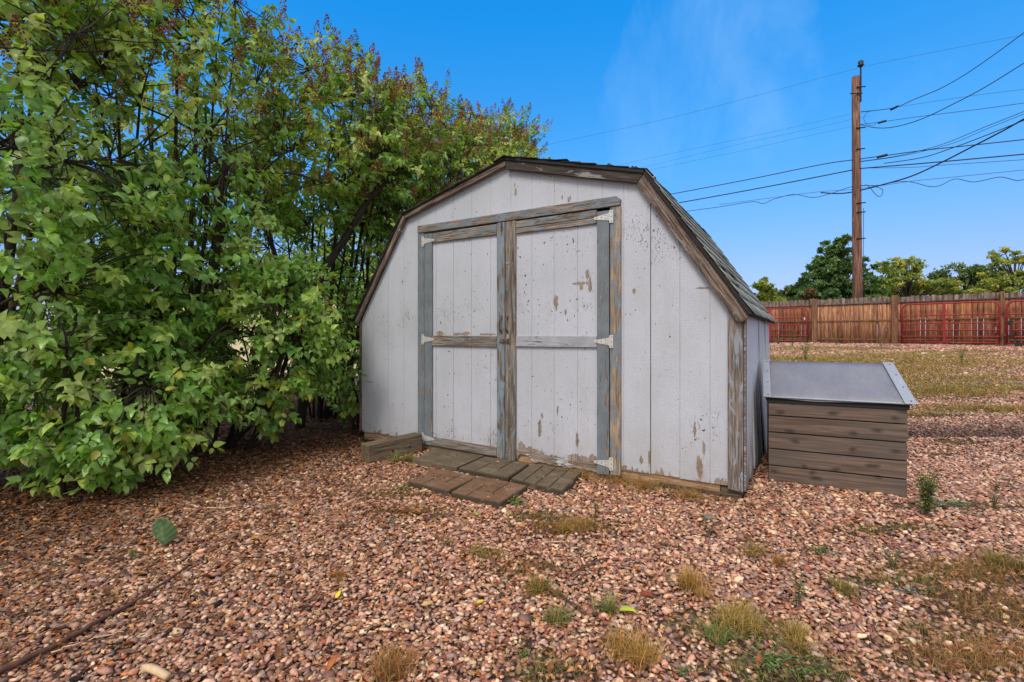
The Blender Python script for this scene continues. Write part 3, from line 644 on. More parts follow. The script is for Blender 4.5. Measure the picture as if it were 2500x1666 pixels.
# ------------------------------------------------------------------ the shed
shed = empty('garden_shed', SH0, -TH)
tag(shed, 'white gambrel-roof garden shed with peeling paint and grey-blue trimmed double doors', 'shed')
Z0, ZE, ZB, ZP, BX = .20, 1.34, 2.335, 2.645, .65
def topz(s):
    k = min(s, SW-s)
    return ZE+(ZB-ZE)*k/BX if k < BX else ZB+(ZP-ZB)*(k-BX)/(SW/2-BX)
def strip(s0, s1, zb0, zb1=None, cap=None):
    zb1 = zb0 if zb1 is None else zb1
    if cap is not None: return [(s0, zb0), (s1, zb1), (s1, cap), (s0, cap)]
    br = [b for b in (BX, SW/2, SW-BX) if s0 < b < s1]
    return [(s0, zb0), (s1, zb1), (s1, topz(s1))]+[(b, topz(b)) for b in reversed(br)]+[(s0, topz(s0))]
def plate(name, poly, y0, y1, ang, mat, parent, bevel=.003):
    """flat board in the plane of the front wall; its own x axis runs along the grain"""
    ox, oz = poly[0]; c, s = math.cos(ang), math.sin(ang)
    lp = [((x-ox)*c+(z-oz)*s, -(x-ox)*s+(z-oz)*c) for x, z in poly]
    return MB().prism(lp, y0, y1).build(name, mat, parent, bevel=bevel, loc=(ox, 0, oz), rot=(0, -ang, 0))
wall = MB(); g = .0019
cuts = [.015, .188, .393, .602, .806, 1.01, 1.213, 1.416, 1.62, 1.823, 2.026, 2.23, 2.433, 2.637, 2.801, 2.999, 3.203, 3.40, 3.585]
D0, D1, DT = .862, 2.716, 2.165            # door opening
for a, b in zip(cuts[:-1], cuts[1:]):
    dz = 0 if b < 2.99 else .002
    segs = [(a+g, b-g)]
    if a < D0 < b: segs = [(a+g, D0), (D0, b-g)]
    if a < D1 < b: segs = [(a+g, D1), (D1, b-g)]
    for (p, q) in segs:
        zb = DT if (p+q)/2 > D0 and (p+q)/2 < D1 else Z0+.004*math.sin(p*9)
        y = random.uniform(-.0006, .0006)
        wall.prism(strip(p, q, zb, zb), y-dz, y+.0062)
wall.build('front_wall', M['siding'], shed, bevel=.0012)
plate('panel_joint', [(2.9975, Z0+.01), (3.0025, Z0+.01), (3.0025, topz(3.0)-.02), (2.9975, topz(3.0)-.02)], -.0034, -.0012, R(90), M['rake_dark'], shed, bevel=0)
bk = MB()
bk.prism([(0.01, Z0+.01), (D0-.01, Z0+.01), (D0-.01, topz(D0)-.01), (BX, ZB-.01), (.01, ZE-.01)], .0035, .03)
bk.prism([(SW-.01, Z0+.01), (D1+.01, Z0+.01), (D1+.01, topz(D1)-.01), (SW-BX, ZB-.01), (SW-.01, ZE-.01)], .0035, .03)
bk.prism([(D0-.005, DT+.01), (D1+.005, DT+.01), (D1+.005, topz(D1)-.012), (SW/2, ZP-.012), (D0-.005, topz(D0)-.012)], .0037, .03)
bk.build('groove_backing', M['siding'], shed)
# rear and side walls
MB().prism([(.02, Z0), (SW-.02, Z0), (SW-.02, ZE), (SW-BX, ZB), (SW/2, ZP), (BX, ZB), (.02, ZE)], SD-.02, SD-.004).build('rear_wall', M['siding'], shed)
lw = MB()
for i in range(14): lw.box((.0, .02+i*.195, Z0), (.012, .02+(i+1)*.195-.006, ZE+.01))
lw.build('left_wall', M['siding_side'], shed)
sw_ = MB(); tcur = .03; wds = [.19]*14
def flare(t, z):
    k = max(0, min(1, (1.28-z)/1.08))
    f = .012 if t < .62 else (.02+.03*(t-.62) if t < 1.2 else .052+.05*math.sin((t-1.2)*2.2))
    return f*k**1.7
for i in range(14):
    a, b = .03+i*.194, .03+(i+1)*.194-.005-(.012 if i in (5, 9) else 0)
    zs = [Z0-.03+(.02*math.sin(i*2.3)), .4, .65, .9, 1.1, ZE]
    V = []
    for z in zs:
        for (x, y) in ((0, a), (0, b), (.012, b), (.012, a)): V.append((SW-.006+x+flare((a+b)/2+(y-(a+b)/2)*.6, z)+(.008 if i in (6, 10) else 0), y, z))
    Fq = [(3, 2, 1, 0), tuple(range(len(V)-4, len(V)))]
    for k in range(len(zs)-1):
        for j in range(4): Fq.append((k*4+j, k*4+(j+1) % 4, k*4+4+(j+1) % 4, k*4+4+j))
    sw_.add(V, Fq)
sw_.build('right_wall', M['siding_side'], shed)
MB().box((SW-.03, .05, .22), (SW-.014, SD-.03, ZE-.02)).build('inner_lining', M['dark'], shed)
# doors and frame
plate('door_header', [(.800, 2.168), (2.778, 2.160), (2.784, 2.205), (2.752, 2.232), (.806, 2.236)], -.030, -.001, 0, M['trim_mix'], shed)
fr = 'door_frame'
plate(fr, [(.800, .165), (.878, .165), (.878, 2.163), (.800, 2.163)], -.022, -.001, R(90), M['trim_blue'], shed)
plate(fr, [(2.702, .155), (2.784, .158), (2.784, 2.155), (2.702, 2.155)], -.022, -.001, R(90), M['trim_orange'], shed)
def rag(x0, x1, z, amp, n, seed):
    r = random.Random(seed); return [(x0+(x1-x0)*i/n, z+r.uniform(-amp, amp)) for i in range(n+1)]
def door(a, b, ragged):
    mb = MB(); xs = [a+.006]+[c for c in cuts if a+.03 < c < b-.03]+[b-.006]
    for p, q in zip(xs[:-1], xs[1:]):
        if ragged:
            lo = rag(p+g, q-g, .178, .007, 7, int(p*100))
            if p < 2.0: lo = [(x, z+(.045 if 1.895 < x < 2.012 else 0)) for x, z in lo]
            poly = lo+[(q-g, 2.14), (p+g, 2.14)]
        else: poly = [(p+g, .20), (q-g, .20), (q-g, 2.14), (p+g, 2.14)]
        mb.prism(poly, -.003, .0028)
    d = mb.build('door', M['siding'], shed)
    MB().box((a+.02, .0015, .235), (b-.02, .02, 2.13)).build('door_backing', M['siding'], d)
    return d
dl = door(.883, 1.775, False); dr = door(1.781, 2.697, True)
Y0, Y1 = -.025, -.0035
plate('stile', [(.884, .172), (.976, .172), (.976, 2.150), (.884, 2.150)], Y0, Y1, R(90), M['trim_blue'], dl)
plate('stile', [(1.697, .150), (1.774, .146), (1.774, 2.158), (1.697, 2.158)], Y0, Y1, R(90), M['trim_blue2'], dl)
plate('rail', [(.979, 2.062), (1.694, 2.062), (1.694, 2.150), (.979, 2.150)], Y0, Y1, 0, M['trim_mix'], dl)
plate('rail', [(.979, 1.104), (1.694, 1.100), (1.694, 1.190), (.979, 1.196)], Y0, Y1, 0, M['trim_bare'], dl)
plate('rail', [(.979, .176), (1.694, .160), (1.694, .236), (.979, .250)], Y0, Y1, 0, M['trim_bare'], dl)
plate('stile', [(1.782, .140), (1.882, .148), (1.880, 2.158), (1.782, 2.158)], Y0, Y1, R(90), M['trim_bare'], dr)
plate('stile', [(2.600, .148), (2.695, .150), (2.695, 2.135), (2.600, 2.135)], Y0, Y1, R(90), M['trim_blue'], dr)
plate('rail', [(1.885, 2.048), (2.597, 2.048), (2.597, 2.092), (1.885, 2.090)], Y0, Y1, 0, M['trim_mix'], dr)
plate('rail', [(1.885, 2.0935), (2.597, 2.095), (2.597, 2.150), (1.885, 2.150)], Y0-.003, Y1, 0, M['trim_mix'], dr)
plate('rail', [(1.885, 1.106), (2.597, 1.106), (2.597, 1.192), (1.885, 1.192)], Y0, Y1, 0, M['trim_grey'], dr)
rb = rag(1.885, 2.597, .160, .008, 26, 5); rb = [(x, z+(.04 if 1.905 < x < 2.005 else 0)) for x, z in rb]
rt = rag(1.885, 2.597, .222, .014, 40, 6)[::-1]; rt = [(x, z+(.035 if 1.905 < x < 2.005 else 0)) for x, z in rt]
plate('rotted_edge', rb+rt, -.0062, -.0042, 0, M['rot'], dr, bevel=0)
def screw(mb, x, z, y, r=.0035): mb.tube([(x, y, z), (x, y-.0022, z)], r, 8)
def hinge(par, x, z, dirn):
    """T hinge: rectangular plate on the frame, tapering strap on the door"""
    h = MB(); k = dirn; y = -.0295
    h.prism([(x, z-.048), (x-k*.030, z-.048), (x-k*.030, z+.048), (x, z+.048)], y, y+.004)
    h.prism([(x+k*.012, z-.026), (x+k*.118, z-.009), (x+k*.126, z), (x+k*.118, z+.009), (x+k*.012, z+.026)], y, y+.003)
    h.tube([(x+k*.005, y-.001, z-.030), (x+k*.005, y-.001, z+.030)], .0055, 8)
    nf = len(h.f); s = h
    for dx, dz in ((.03, .012), (.03, -.012), (.062, 0), (.098, 0), (-.016, .035), (-.016, 0), (-.016, -.035)): screw(s, x+k*dx, z+dz, y)
    o = h.build('hinge', M['steel'], par); o.data.materials.append(M['dark'])
    for i_, pl in enumerate(o.data.polygons):
        if i_ >= nf: pl.material_index = 1
for z in (2.083, 1.160, .232): hinge(dl, .883, z, 1)
for z in (2.085, 1.152, .238): hinge(dr, 2.699, z, -1)
for d, x in ((dl, 1.745), (dr, 1.806)):
    h = MB(); zc = 1.288
    pts = [(x, -.030, zc-.052), (x, -.045, zc-.05), (x, -.058, zc-.035), (x, -.062, zc), (x, -.058, zc+.035), (x, -.045, zc+.05), (x, -.030, zc+.052)]
    h.tube(pts, .0065, 8)
    for dz in (-.062, .062): h.box((x-.011, -.0285, zc+dz-.013), (x+.011, -.0255, zc+dz+.013))
    h.build('handle', M['rust'], d, smooth=False)
h = MB(); h.box((1.735, -.0275, 1.128), (1.772, -.0255, 1.165)); h.box((1.728, -.034, 1.137), (1.815, -.030, 1.152)); h.box((1.800, -.0275, 1.122), (1.832, -.0255, 1.168))
h.tube([(1.806, -.028, 1.145), (1.806, -.045, 1.158), (1.806, -.045, 1.132), (1.806, -.028, 1.140)], .004, 6)
h.build('hasp', M['rust'], dl)
h = MB(); h.box((1.738, -.0285, 2.085), (1.756, -.0255, 2.15)); h.tube([(1.747, -.033, 2.09), (1.747, -.033, 2.165)], .004, 6); h.box((1.742, -.04, 2.11), (1.752, -.03, 2.118))
h.build('slide_bolt', M['rust'], dl)
MB().box((1.79, -.030, 1.802), (1.83, -.0255, 1.812)).build('turn_button', M['trim_grey'], dr)
for x, z, a in ((3.02, 2.318, 20), (.575, 2.215, 60)):     # screw eyes below the rakes
    MB().tube([(x, 0, z), (x+.01, -.055, z-.004), (x+.03, -.06, z+.006)], .006, 6).build('screw_eye', M['steel'], shed)
# corner boards
plate('corner_board', [(3.512, .182), (3.604, .172), (3.604, 1.34), (3.545, 1.392), (3.512, 1.42)], -.020, -.003, R(90), M['corner'], shed)
MB().box((SW+.008, -.018, .18), (SW+.022, .035, 1.31)).build('corner_board', M['corner'], shed, bevel=.003)
plate('corner_board', [(-.012, .20), (.012, .20), (.012, 1.36), (-.012, 1.32)], -.012, -.0022, R(90), M['rake_brown'], shed)
# rakes
OUT = [(-.040, ZE+.0), (BX-.012, ZB+.022), (SW/2, ZP+.024), (SW-BX+.012, ZB+.022), (SW+.045, ZE-.012)]
def offs(i, w):
    def nrm(a, b):
        L = math.hypot(b[0]-a[0], b[1]-a[1]); return ((b[1]-a[1])/L, -(b[0]-a[0])/L)
    p = OUT[i]
    if i == 0: n = nrm(OUT[0], OUT[1]); return (p[0]+n[0]*w, p[1]+n[1]*w)
    if i == 4: n = nrm(OUT[3], OUT[4]); return (p[0]+n[0]*w, p[1]+n[1]*w)
    a, b = nrm(OUT[i-1], p), nrm(p, OUT[i+1]); sx, sy = a[0]+b[0], a[1]+b[1]; k = 2*w/(sx*sx+sy*sy)
    return (p[0]+sx*k, p[1]+sy*k)
for i, mt, w in ((0, 'rake_brown', .042), (1, 'rake_brown', .044), (2, 'rake_dark', .072), (3, 'rake_brown', .080)):
    a, b = OUT[i], OUT[i+1]; ang = math.atan2(b[1]-a[1], b[0]-a[0])
    pa, pb = offs(i, w), offs(i+1, w)
    e = .0015*np.array([math.cos(ang), math.sin(ang)])
    poly = [(a[0]+e[0], a[1]+e[1]), (b[0]-e[0], b[1]-e[1]), (pb[0]-e[0], pb[1]-e[1]), (pa[0]+e[0], pa[1]+e[1])]
    if i == 3:   # rounded rotten foot
        poly = [(a[0]+e[0], a[1]+e[1]), (b[0]-.012, b[1]+.014), (b[0], b[1]-.01), (b[0]-.03, b[1]-.034), (pb[0]+.01, pb[1]-.006), (pb[0]-.012, pb[1]+.012), (pa[0]+e[0], pa[1]+e[1])]
    plate('rake_board', poly, -.052, -.024 if i != 2 else -.023, ang, M[mt], shed, bevel=.004)
# roof deck and shingles
rf = MB()
for (i0, i1) in ((0, 1), (1, 2), (2, 3), (3, 4)):
    a, b = OUT[i0], OUT[i1]; n = (-(b[1]-a[1]), b[0]-a[0]); L = math.hypot(*n); n = (n[0]/L, n[1]/L); dk_ = .022 if i0 >= 2 else .004
    rf.prism([(a[0], a[1]), (b[0], b[1]), (b[0]+n[0]*dk_, b[1]+n[1]*dk_), (a[0]+n[0]*dk_, a[1]+n[1]*dk_)], -.064, SD+.06)
roof = rf.build('roof', M['shingle_dark'], shed)
SV, SF, SCc = [], [], []
def shingles(lo, hi, pal, lift=.0235, seed=1):
    r = random.Random(seed); dx, dz = hi[0]-lo[0], hi[1]-lo[1]; L = math.hypot(dx, dz); ux, uz = dx/L, dz/L
    nx, nz = (-uz, ux) if uz*1 >= 0 and ux >= 0 else (uz, -ux)
    if nz < 0: nx, nz = -nx, -nz
    ex = .128; nrow = int(L/ex)+1
    for k in range(nrow):
        t = -.075+(k % 2)*-.12+r.uniform(-.02, .02)
        while t < SD+.07:
            w = .245+r.uniform(-.01, .01); a0, b0 = max(t, -.078+r.uniform(0, .010)), min(t+w, SD+.07); t += w+.007
            if b0-a0 < .03: continue
            q0 = k*ex-.01+r.uniform(-.005, .005); q1 = min(q0+.165, L+.01)
            if q1 <= q0+.02: continue
            l0 = lift+.006+r.uniform(0, .002)+(r.uniform(.006, .016) if r.random() < .05 else 0); l1 = lift+.001
            c = np.array(lin(*r.choice(pal)))*r.uniform(.9, 1.1); n = len(SV)
            jit = [r.uniform(-.006, .006) for _ in range(2)]
            for (q, l, th) in ((q0, l0, .006), (q1, l1, .003)):
                for j, y in enumerate((a0, b0)):
                    for e in (0, th):
                        qq = q+jit[j]
                        SV.append((lo[0]+ux*qq+nx*(l+e), y, lo[1]+uz*qq+nz*(l+e))); SCc.append(c)
            SF.extend([[n+i for i in f] for f in ((1, 3, 7, 5), (0, 4, 6, 2), (0, 2, 3, 1), (4, 5, 7, 6), (0, 1, 5, 4), (2, 6, 7, 3))])
grey = [(150, 154, 146), (138, 142, 134), (160, 162, 154), (128, 132, 126)]; dk = [(60, 56, 54), (74, 70, 66), (50, 47, 46)]
shingles(OUT[4], OUT[3], grey, seed=1); shingles(OUT[3], OUT[2], dk, seed=2); shingles(OUT[0], OUT[1], dk, .0052, seed=3); shingles(OUT[1], OUT[2], dk, .0052, seed=4)
mesh_np('shingle_course', SV, [np.array(SF)], M['shingle'], roof, col=np.array(SCc))
cp = MB(); r = random.Random(9); t = -.08                      # ridge caps and curled torn shingles
while t < SD:
    x = r.uniform(.10, .13); l = r.uniform(.004, .018); cp.add([(SW/2-x, t, ZP+.036-x*.22+l), (SW/2, t, ZP+.052+l*.5), (SW/2+x, t, ZP+.036-x*.22+l), (SW/2-x, t+.2, ZP+.034-x*.24), (SW/2, t+.2, ZP+.048), (SW/2+x, t+.2, ZP+.034-x*.24),
           (SW/2-x, t, ZP+.030-x*.22+l), (SW/2, t, ZP+.046+l*.5), (SW/2+x, t, ZP+.030-x*.22+l)], [(0, 1, 4, 3), (1, 2, 5, 4), (6, 7, 1, 0), (7, 8, 2, 1)]); t += .13
for i in range(90):
    x = SW/2+.1+r.random()*1.0; zz = topz(x)+.052; y = r.uniform(-.07, .12) if i % 2 else r.uniform(.1, SD); w = r.uniform(.03, .09); h_ = r.uniform(.004, .026); a = r.uniform(-.4, .4)
    cp.add([(x, y, zz), (x+w, y, zz-.27*w), (x+w*.9, y+.03, zz-.27*w+h_*.4), (x+w*.2, y+.02, zz+h_)], [(0, 1, 2, 3)])
cp.build("torn_shingles", M['shingle_dark'], roof)
# base: rim boards on skids
sk = M['skid']
MB().box((.03, .016, .085), (SW-.14, .05, .215)).build('rim_board', sk, shed, bevel=.004)
MB().box((SW-.137, .018, .11), (SW-.01, .05, .185)).build('rim_board', M['beam'], shed, bevel=.004)
MB().box((3.06, -.002, .08), (3.58, .014, .148)).build('skid_block', M['skid_dark'], shed, bevel=.004)
MB().box((SW-.045, .052, .08), (SW-.01, SD-.05, .2)).build('skid', M['skid_dark'], shed)
MB().box((.01, .052, .08), (.05, SD-.05, .2)).build('skid', M['skid_dark'], shed)
MB().box((D0, .045, .2), (D1, .06, 2.2)).build('dark_interior', M['dark'], shed)

# loose timber beam
bm_ = MB(); bm_.box((0, 0, 0), (TL, TT, .158))
tb = bm_.build('timber_beam', M['beam'], None, bevel=.008, loc=(TB.x, TB.y, .112), rot=(0, R(-1.5), TA))
tag(tb, 'short mossy wooden beam with two bolt holes lying by the left shed corner', 'wooden beam')
h = MB()
for x in (.24, .42): h.tube([(x, -.0012, .062), (x, .004, .062)], .011, 10)
h.build('bolt_hole', M['dark'], tb)

# ------------------------------------------------------------------ low lidded box beside the shed
bx = empty('storage_box', (BX0.x, BX0.y, .112), -BA); tag(bx, 'low brown board box with a sloping dark metal-edged lid beside the shed', 'wooden box')
SL = math.tan(R(19.9)); ZF = .585
for k in range(5):
    z0, z1 = k*.1235, (k+1)*.1235-.008
    if k == 4: z1 = ZF
    o = MB().prism([(0, z0), (BWD, z0), (BWD, z1), (0, z1)], 0, .018).build('front_board', M['boxboard'], bx, bevel=.0035)
lin_ = MB(); lin_.box((.01, .0185, .0), (BWD-.01, .03, ZF-.01)); lin_.build('lining', M['dark'], bx)
for x0 in (0, BWD-.018):
    m_ = MB()
    for k in range(7):
        z0, z1 = k*.1235, (k+1)*.1235-.005; ya = .0185; yb = BDP
        zt0, zt1 = ZF+SL*ya, ZF+SL*yb
        if z0 > zt1-.01: break
        if z1 <= zt0: P = [(ya, z0), (yb, z0), (yb, z1), (ya, z1)]
        else:
            yc = max(ya, (z1-ZF)/SL) if z1 < zt1 else yb
            P = [(max(ya, (z0-ZF)/SL), z0), (yb, z0)]+([(yb, z1), (yc, z1)] if z1 < zt1 else [(yb, zt1)])+([(ya, zt0)] if z0 < zt0 else [])
        m_.add([(x0, p[0], p[1]) for p in P]+[(x0+.018, p[0], p[1]) for p in P], [tuple(range(len(P)-1, -1, -1)), tuple(range(len(P), 2*len(P)))]+[(i, (i+1) % len(P), (i+1) % len(P)+len(P), i+len(P)) for i in range(len(P))])
    m_.build('side_board', M['boxboard'], bx)
MB().box((.02, BDP-.018, 0), (BWD-.02, BDP, ZF+SL*BDP-.02)).build('back_board', M['boxboard'], bx)
MB().box((-.012, -.006, ZF+.001), (BWD+.012, .016, ZF+.040)).build('black_edge_strip', M['black'], bx, bevel=.003)
lid = empty('lid', (-.028, -.02, ZF+.030), 0, bx); lid.rotation_euler = (math.atan(SL), 0, 0)
LW, LD = BWD+.050, .70
v = []; nx_ = 14; ny_ = 8
for j in range(ny_+1):
    for i in range(nx_+1):
        x, y = i/nx_*LW, j/ny_*LD
        v.append((x, y, .012+.003*math.sin(x*9+1)*math.cos(y*7)-(.010*math.exp(-((x-.3)/.14)**2)*math.exp(-y/.05))))
f = [(j*(nx_+1)+i, j*(nx_+1)+i+1, (j+1)*(nx_+1)+i+1, (j+1)*(nx_+1)+i) for j in range(ny_) for i in range(nx_)]
o = MB().add(v, f).build('sheet', M['sheet'], lid, smooth=True); so_ = o.modifiers.new('s', 'SOLIDIFY'); so_.thickness = .006
MB().box((.01, .006, -.012), (LW-.01, LD-.01, .001)).build('lid_board', M['dark'], lid)
MB().box((.055, -.004, .0145), (LW-.06, .014, .0185)).build('drip_edge', M['flash'], lid, bevel=.001)
for x0, x1, xe in ((-.006, .044, -.006), (LW-.040, LW+.026, LW+.026)):
    m_ = MB(); s_ = -1 if xe < 0 else 1
    m_.box((x0, -.008, .019), (x1, LD+.006, .0215)); m_.box((xe-.0015, -.008, -.006 if s_ < 0 else .004), (xe+.0015, LD+.006, .0205))
    nf = len(m_.f); s_ = m_
    for y in (.03, .25, .46, .66): s_.tube([((x0+x1)/2+.008*math.sin(y*30), y, .0215), ((x0+x1)/2+.008*math.sin(y*30), y, .0245)], .005, 8)
    fl_ = m_.build('flashing', M['flash'], lid); fl_.data.materials.append(M['dark'])
    for i_, pl in enumerate(fl_.data.polygons):
        if i_ >= nf: pl.material_index = 1

# ------------------------------------------------------------------ fence with farm gates
FA = np.array([10.14, 19.5]); FB = np.array([15.07, 14.4]); FE = (FB-FA)/np.linalg.norm(FB-FA); FAZ = math.atan2(FE[1], FE[0])
def fd(X):      # metres along the fence line seen at photo column X
    k = (X-1250)/F; return float((k*FA[1]-FA[0])/(FE[0]-k*FE[1]))
def fence_mat():
    m, t, p = newmat('cedar_board'); c = objc(t)
    g_ = noise(t, c, 1, 6, .65, .6, (34, 34, 2.2))
    w = ramp(t, g_, [(.34, lin(118, 76, 54)), (.5, lin(172, 124, 88)), (.66, lin(218, 174, 134))])
    a = t.nodes.new('ShaderNodeAttribute'); a.attribute_name = 'Col'; w = mixc(t, 1, w, a.outputs['Color'], 'MULTIPLY')
    s = t.nodes.new('ShaderNodeSeparateXYZ'); t.links.new(c, s.inputs[0])
    k = rng(t, mth(t, 'ADD', s.outputs[2], mth(t, 'MULTIPLY', mth(t, 'SUBTRACT', noise(t, c, 1, 4, .6, 0, (7, 7, 3)), .5), .35)), 1.36, 1.44)
    top = ramp(t, noise(t, c, 1, 5, .7, 0, (9, 9, 2)), [(.35, lin(54, 44, 42)), (.5, lin(112, 94, 84)), (.66, lin(160, 138, 124))])
    w = mixc(t, k, w, top)
    st = rng(t, noise(t, c, 1, 5, .65, 0, (5, 5, 1.2)), .58, .7, 0, .5); w = mixc(t, st, w, lin(72, 40, 34))
    t.links.new(w, p.inputs['Base Color']); p.inputs['Roughness'].default_value = .85; bump(t, p, g_, .4, .004); return m
M['cedar'] = fence_mat()
def at_f(d): return (float(FA[0]+FE[0]*d), float(FA[1]+FE[1]*d))
def fzb(d): return .895-.004*d
fence = empty('wood_fence', (*at_f(0), fzb(0)), FAZ); tag(fence, 'weathered cedar picket privacy fence with dark stained tips across the back of the yard', 'fence')
posts = [-11.5, -9.1, -6.7, -4.3, -1.6, fd(1990.4), fd(2185.8), fd(2447.5), fd(2447.5)+2.6, fd(2447.5)+5.0]
r = random.Random(4)
for a, b in zip(posts[:-1], posts[1:]):
    V, Fq, C = [], [], []; d = a; mid = (a+b)/2
    light = fd(1990.4) < mid < fd(2185.8)
    while d < b-.02:
        w = min(r.uniform(.125, .142), b-d); gp_ = r.choice([.004, .007, .010, .014]); h = 1.64-.006*mid+r.uniform(-.02, .025); y = r.uniform(.0, .006); z0 = r.uniform(0, .03); n = len(V); e = .02
        P = [(d, z0), (d+w-gp_, z0), (d+w-gp_, h-e), (d+w-gp_-e, h), (d+e, h), (d, h-e)]
        V += [(x, y, z) for x, z in P]+[(x, y+.017, z) for x, z in P]
        Fq += [[n+i for i in f] for f in ((0, 1, 2, 5), (2, 3, 4, 5), (11, 8, 7, 6), (11, 10, 9, 8))]+[[n+i, n+i+6, n+(i+1) % 6+6, n+(i+1) % 6] for i in range(6)]
        br = r.uniform(.68, 1.35)*(1.12 if light else .92); cc = (br*(1 if light else 1.0), br*r.uniform(.88, 1.02)*(1 if light else .80), br*r.uniform(.84, 1)*(1 if light else .78))
        C += [cc]*12; d += w
    mesh_np('picket_panel', V, [np.array(Fq)], M['cedar'], fence, col=np.array(C))
    for z in (.14, .80, 1.40):
        MB().box((0, -.040, z), (b-a-.004, -.001, z+.040 if z < 1.4 else z+.030)).build('rail', M['post'] if z < 1.4 else M['fence_top'], fence, loc=(a+.002, 0, 0))
for i, d in enumerate(posts):
    w = .085 if i in (5, 6) else .05
    MB().box((-w, -.135, -.06), (w, -.042, 1.66 if i in (5, 6) else 1.62)).build('post', M['post'], fence, bevel=.006, loc=(d, 0, 0))
def farm_gate(label, d0, d1, off=.22, wheel=False, mid=True, H=1.25):
    root = empty('farm_gate', (*(np.array(at_f(d0))+off*np.array([FE[1], -FE[0]])), fzb(d0)+.09), FAZ)
    tag(root, label, 'gate', 'red tubular farm gates along the fence')
    L = d1-d0; rr = .19; fr_ = MB(); pts = [(0, 0, 0), (0, 0, H-rr)]+[(rr-rr*math.cos(t), 0, H-rr+rr*math.sin(t)) for t in (.4, .8, 1.2, 1.57)]
    pts += [(L-rr+rr*math.sin(t), 0, H-rr+rr*math.cos(t)) for t in (0, .4, .8, 1.2)]+[(L, 0, H-rr), (L, 0, 0)]
    fr_.tube(pts, .026, 8); fr_.tube([(0, 0, 0.0), (L, 0, 0.0)], .024, 8)
    fr_.build('outer_tube', M['red'], root, smooth=True)
    for z in (.19, .39, .61, .87):
        MB().tube([(0, 0, z), (L, 0, z)], .019, 8, False).build('bar', M['red'], root, smooth=True)
    if mid: MB().box((L*.46-.03, -.034, 0), (L*.46+.03, -.022, H)).build('brace', M['red'], root)
    for z in (.25, .95): MB().tube([(-.13, 0, z), (-.0, 0, z)], .012, 6).tube([(-.03, 0, z-.04), (-.03, 0, z+.04)], .02, 6).build('hinge', M['rust'], root)
    return root
g1 = farm_gate('red tubular farm gate nearest the shed, its right end showing beside the fence post', fd(1976)-2.44, fd(1976))
MB().box((2.33, -.06, .79), (2.37, -.03, .87)).build('latch', M['white'], g1)
g2 = farm_gate('red tubular farm gate fully in view on the fence right of the two brown posts', fd(2205), fd(2441))
g3 = farm_gate('red tubular farm gate with a small wheel, cut off by the right picture edge', fd(2458), fd(2458)+2.4, mid=True)
wh = MB(); wh.tube([(.24, -.05, -.05), (.24, -.02, -.05)], .085, 18); wheel = wh.build('wheel', M['black'], g3)
ch = MB(); ch.tube([(.10, -.03, .60), (.12, -.03, .30), (.2, -.03, .02)], .012, 6); ch.box((.0, -.05, .58), (.13, -.02, .66)); ch.box((.02, -.05, .2), (.12, -.02, .25)); ch.build('latch_rod', M['black'], g3)

# ------------------------------------------------------------------ utility pole and lines
PD = 18.5; PXY = ((2094.6-1250)/F*PD, PD)
pole = empty('utility_pole', (*PXY, .85)); tag(pole, 'brown weathered wooden utility pole standing behind the fence', 'utility pole')
MB().tube([(0, 0, -.2), (-.03, 0, 3), (-.06, 0, 7), (-.09, 0, 10.22)], [.172, .160, .145, .130], 14).build('shaft', M['pole'], pole, smooth=True)
MB().tube([(.0, -.15, 9.2), (.0, -.15, 10.62)], .030, 6).build('top_bracket', M['black'], pole)
MB().tube([(.0, -.15, 10.52), (.0, -.15, 10.58), (.0, -.15, 10.62), (.0, -.15, 10.70), (.0, -.15, 10.76)], [.055, .12, .07, .10, .05], 10).build('insulator', M['black'], pole, smooth=True)
for z, x in ((9.75, 0), (9.5, -.12), (8.2, 0), (7.4, -.02), (5.35, 0), (5.0, 0), (4.0, 0)): MB().tube([(x-.28 if z == 9.5 else x-.17, -.16, z), (x+.17, -.16, z+.02)], .022, 6).build('bolt', M['black'], pole)
m_ = MB(); m_.tube([(.18, -.05, 5.2), (.17, -.05, 3), (.19, -.05, 0)], .009, 5); m_.build('ground_wire', M['black'], pole)
MB().tube([(-.155, -.08, 2.6), (-.16, -.08, 0)], .03, 6).build('conduit', M['post'], pole)
NL = np.array([.82, -.57]); ND = np.array([.35, -.94])      # compass of the line of poles, and of the drops to the houses
def wp(X, Y, dr, off=0):
    k = (X-1250)/F; px, py = PXY[0]+off, PXY[1]-.15; t = (k*py-px)/(dr[0]-k*dr[1]); x, y = px+dr[0]*t, py+dr[1]*t
    return (x, y, CAMZ-(Y-HZ)*y/F)
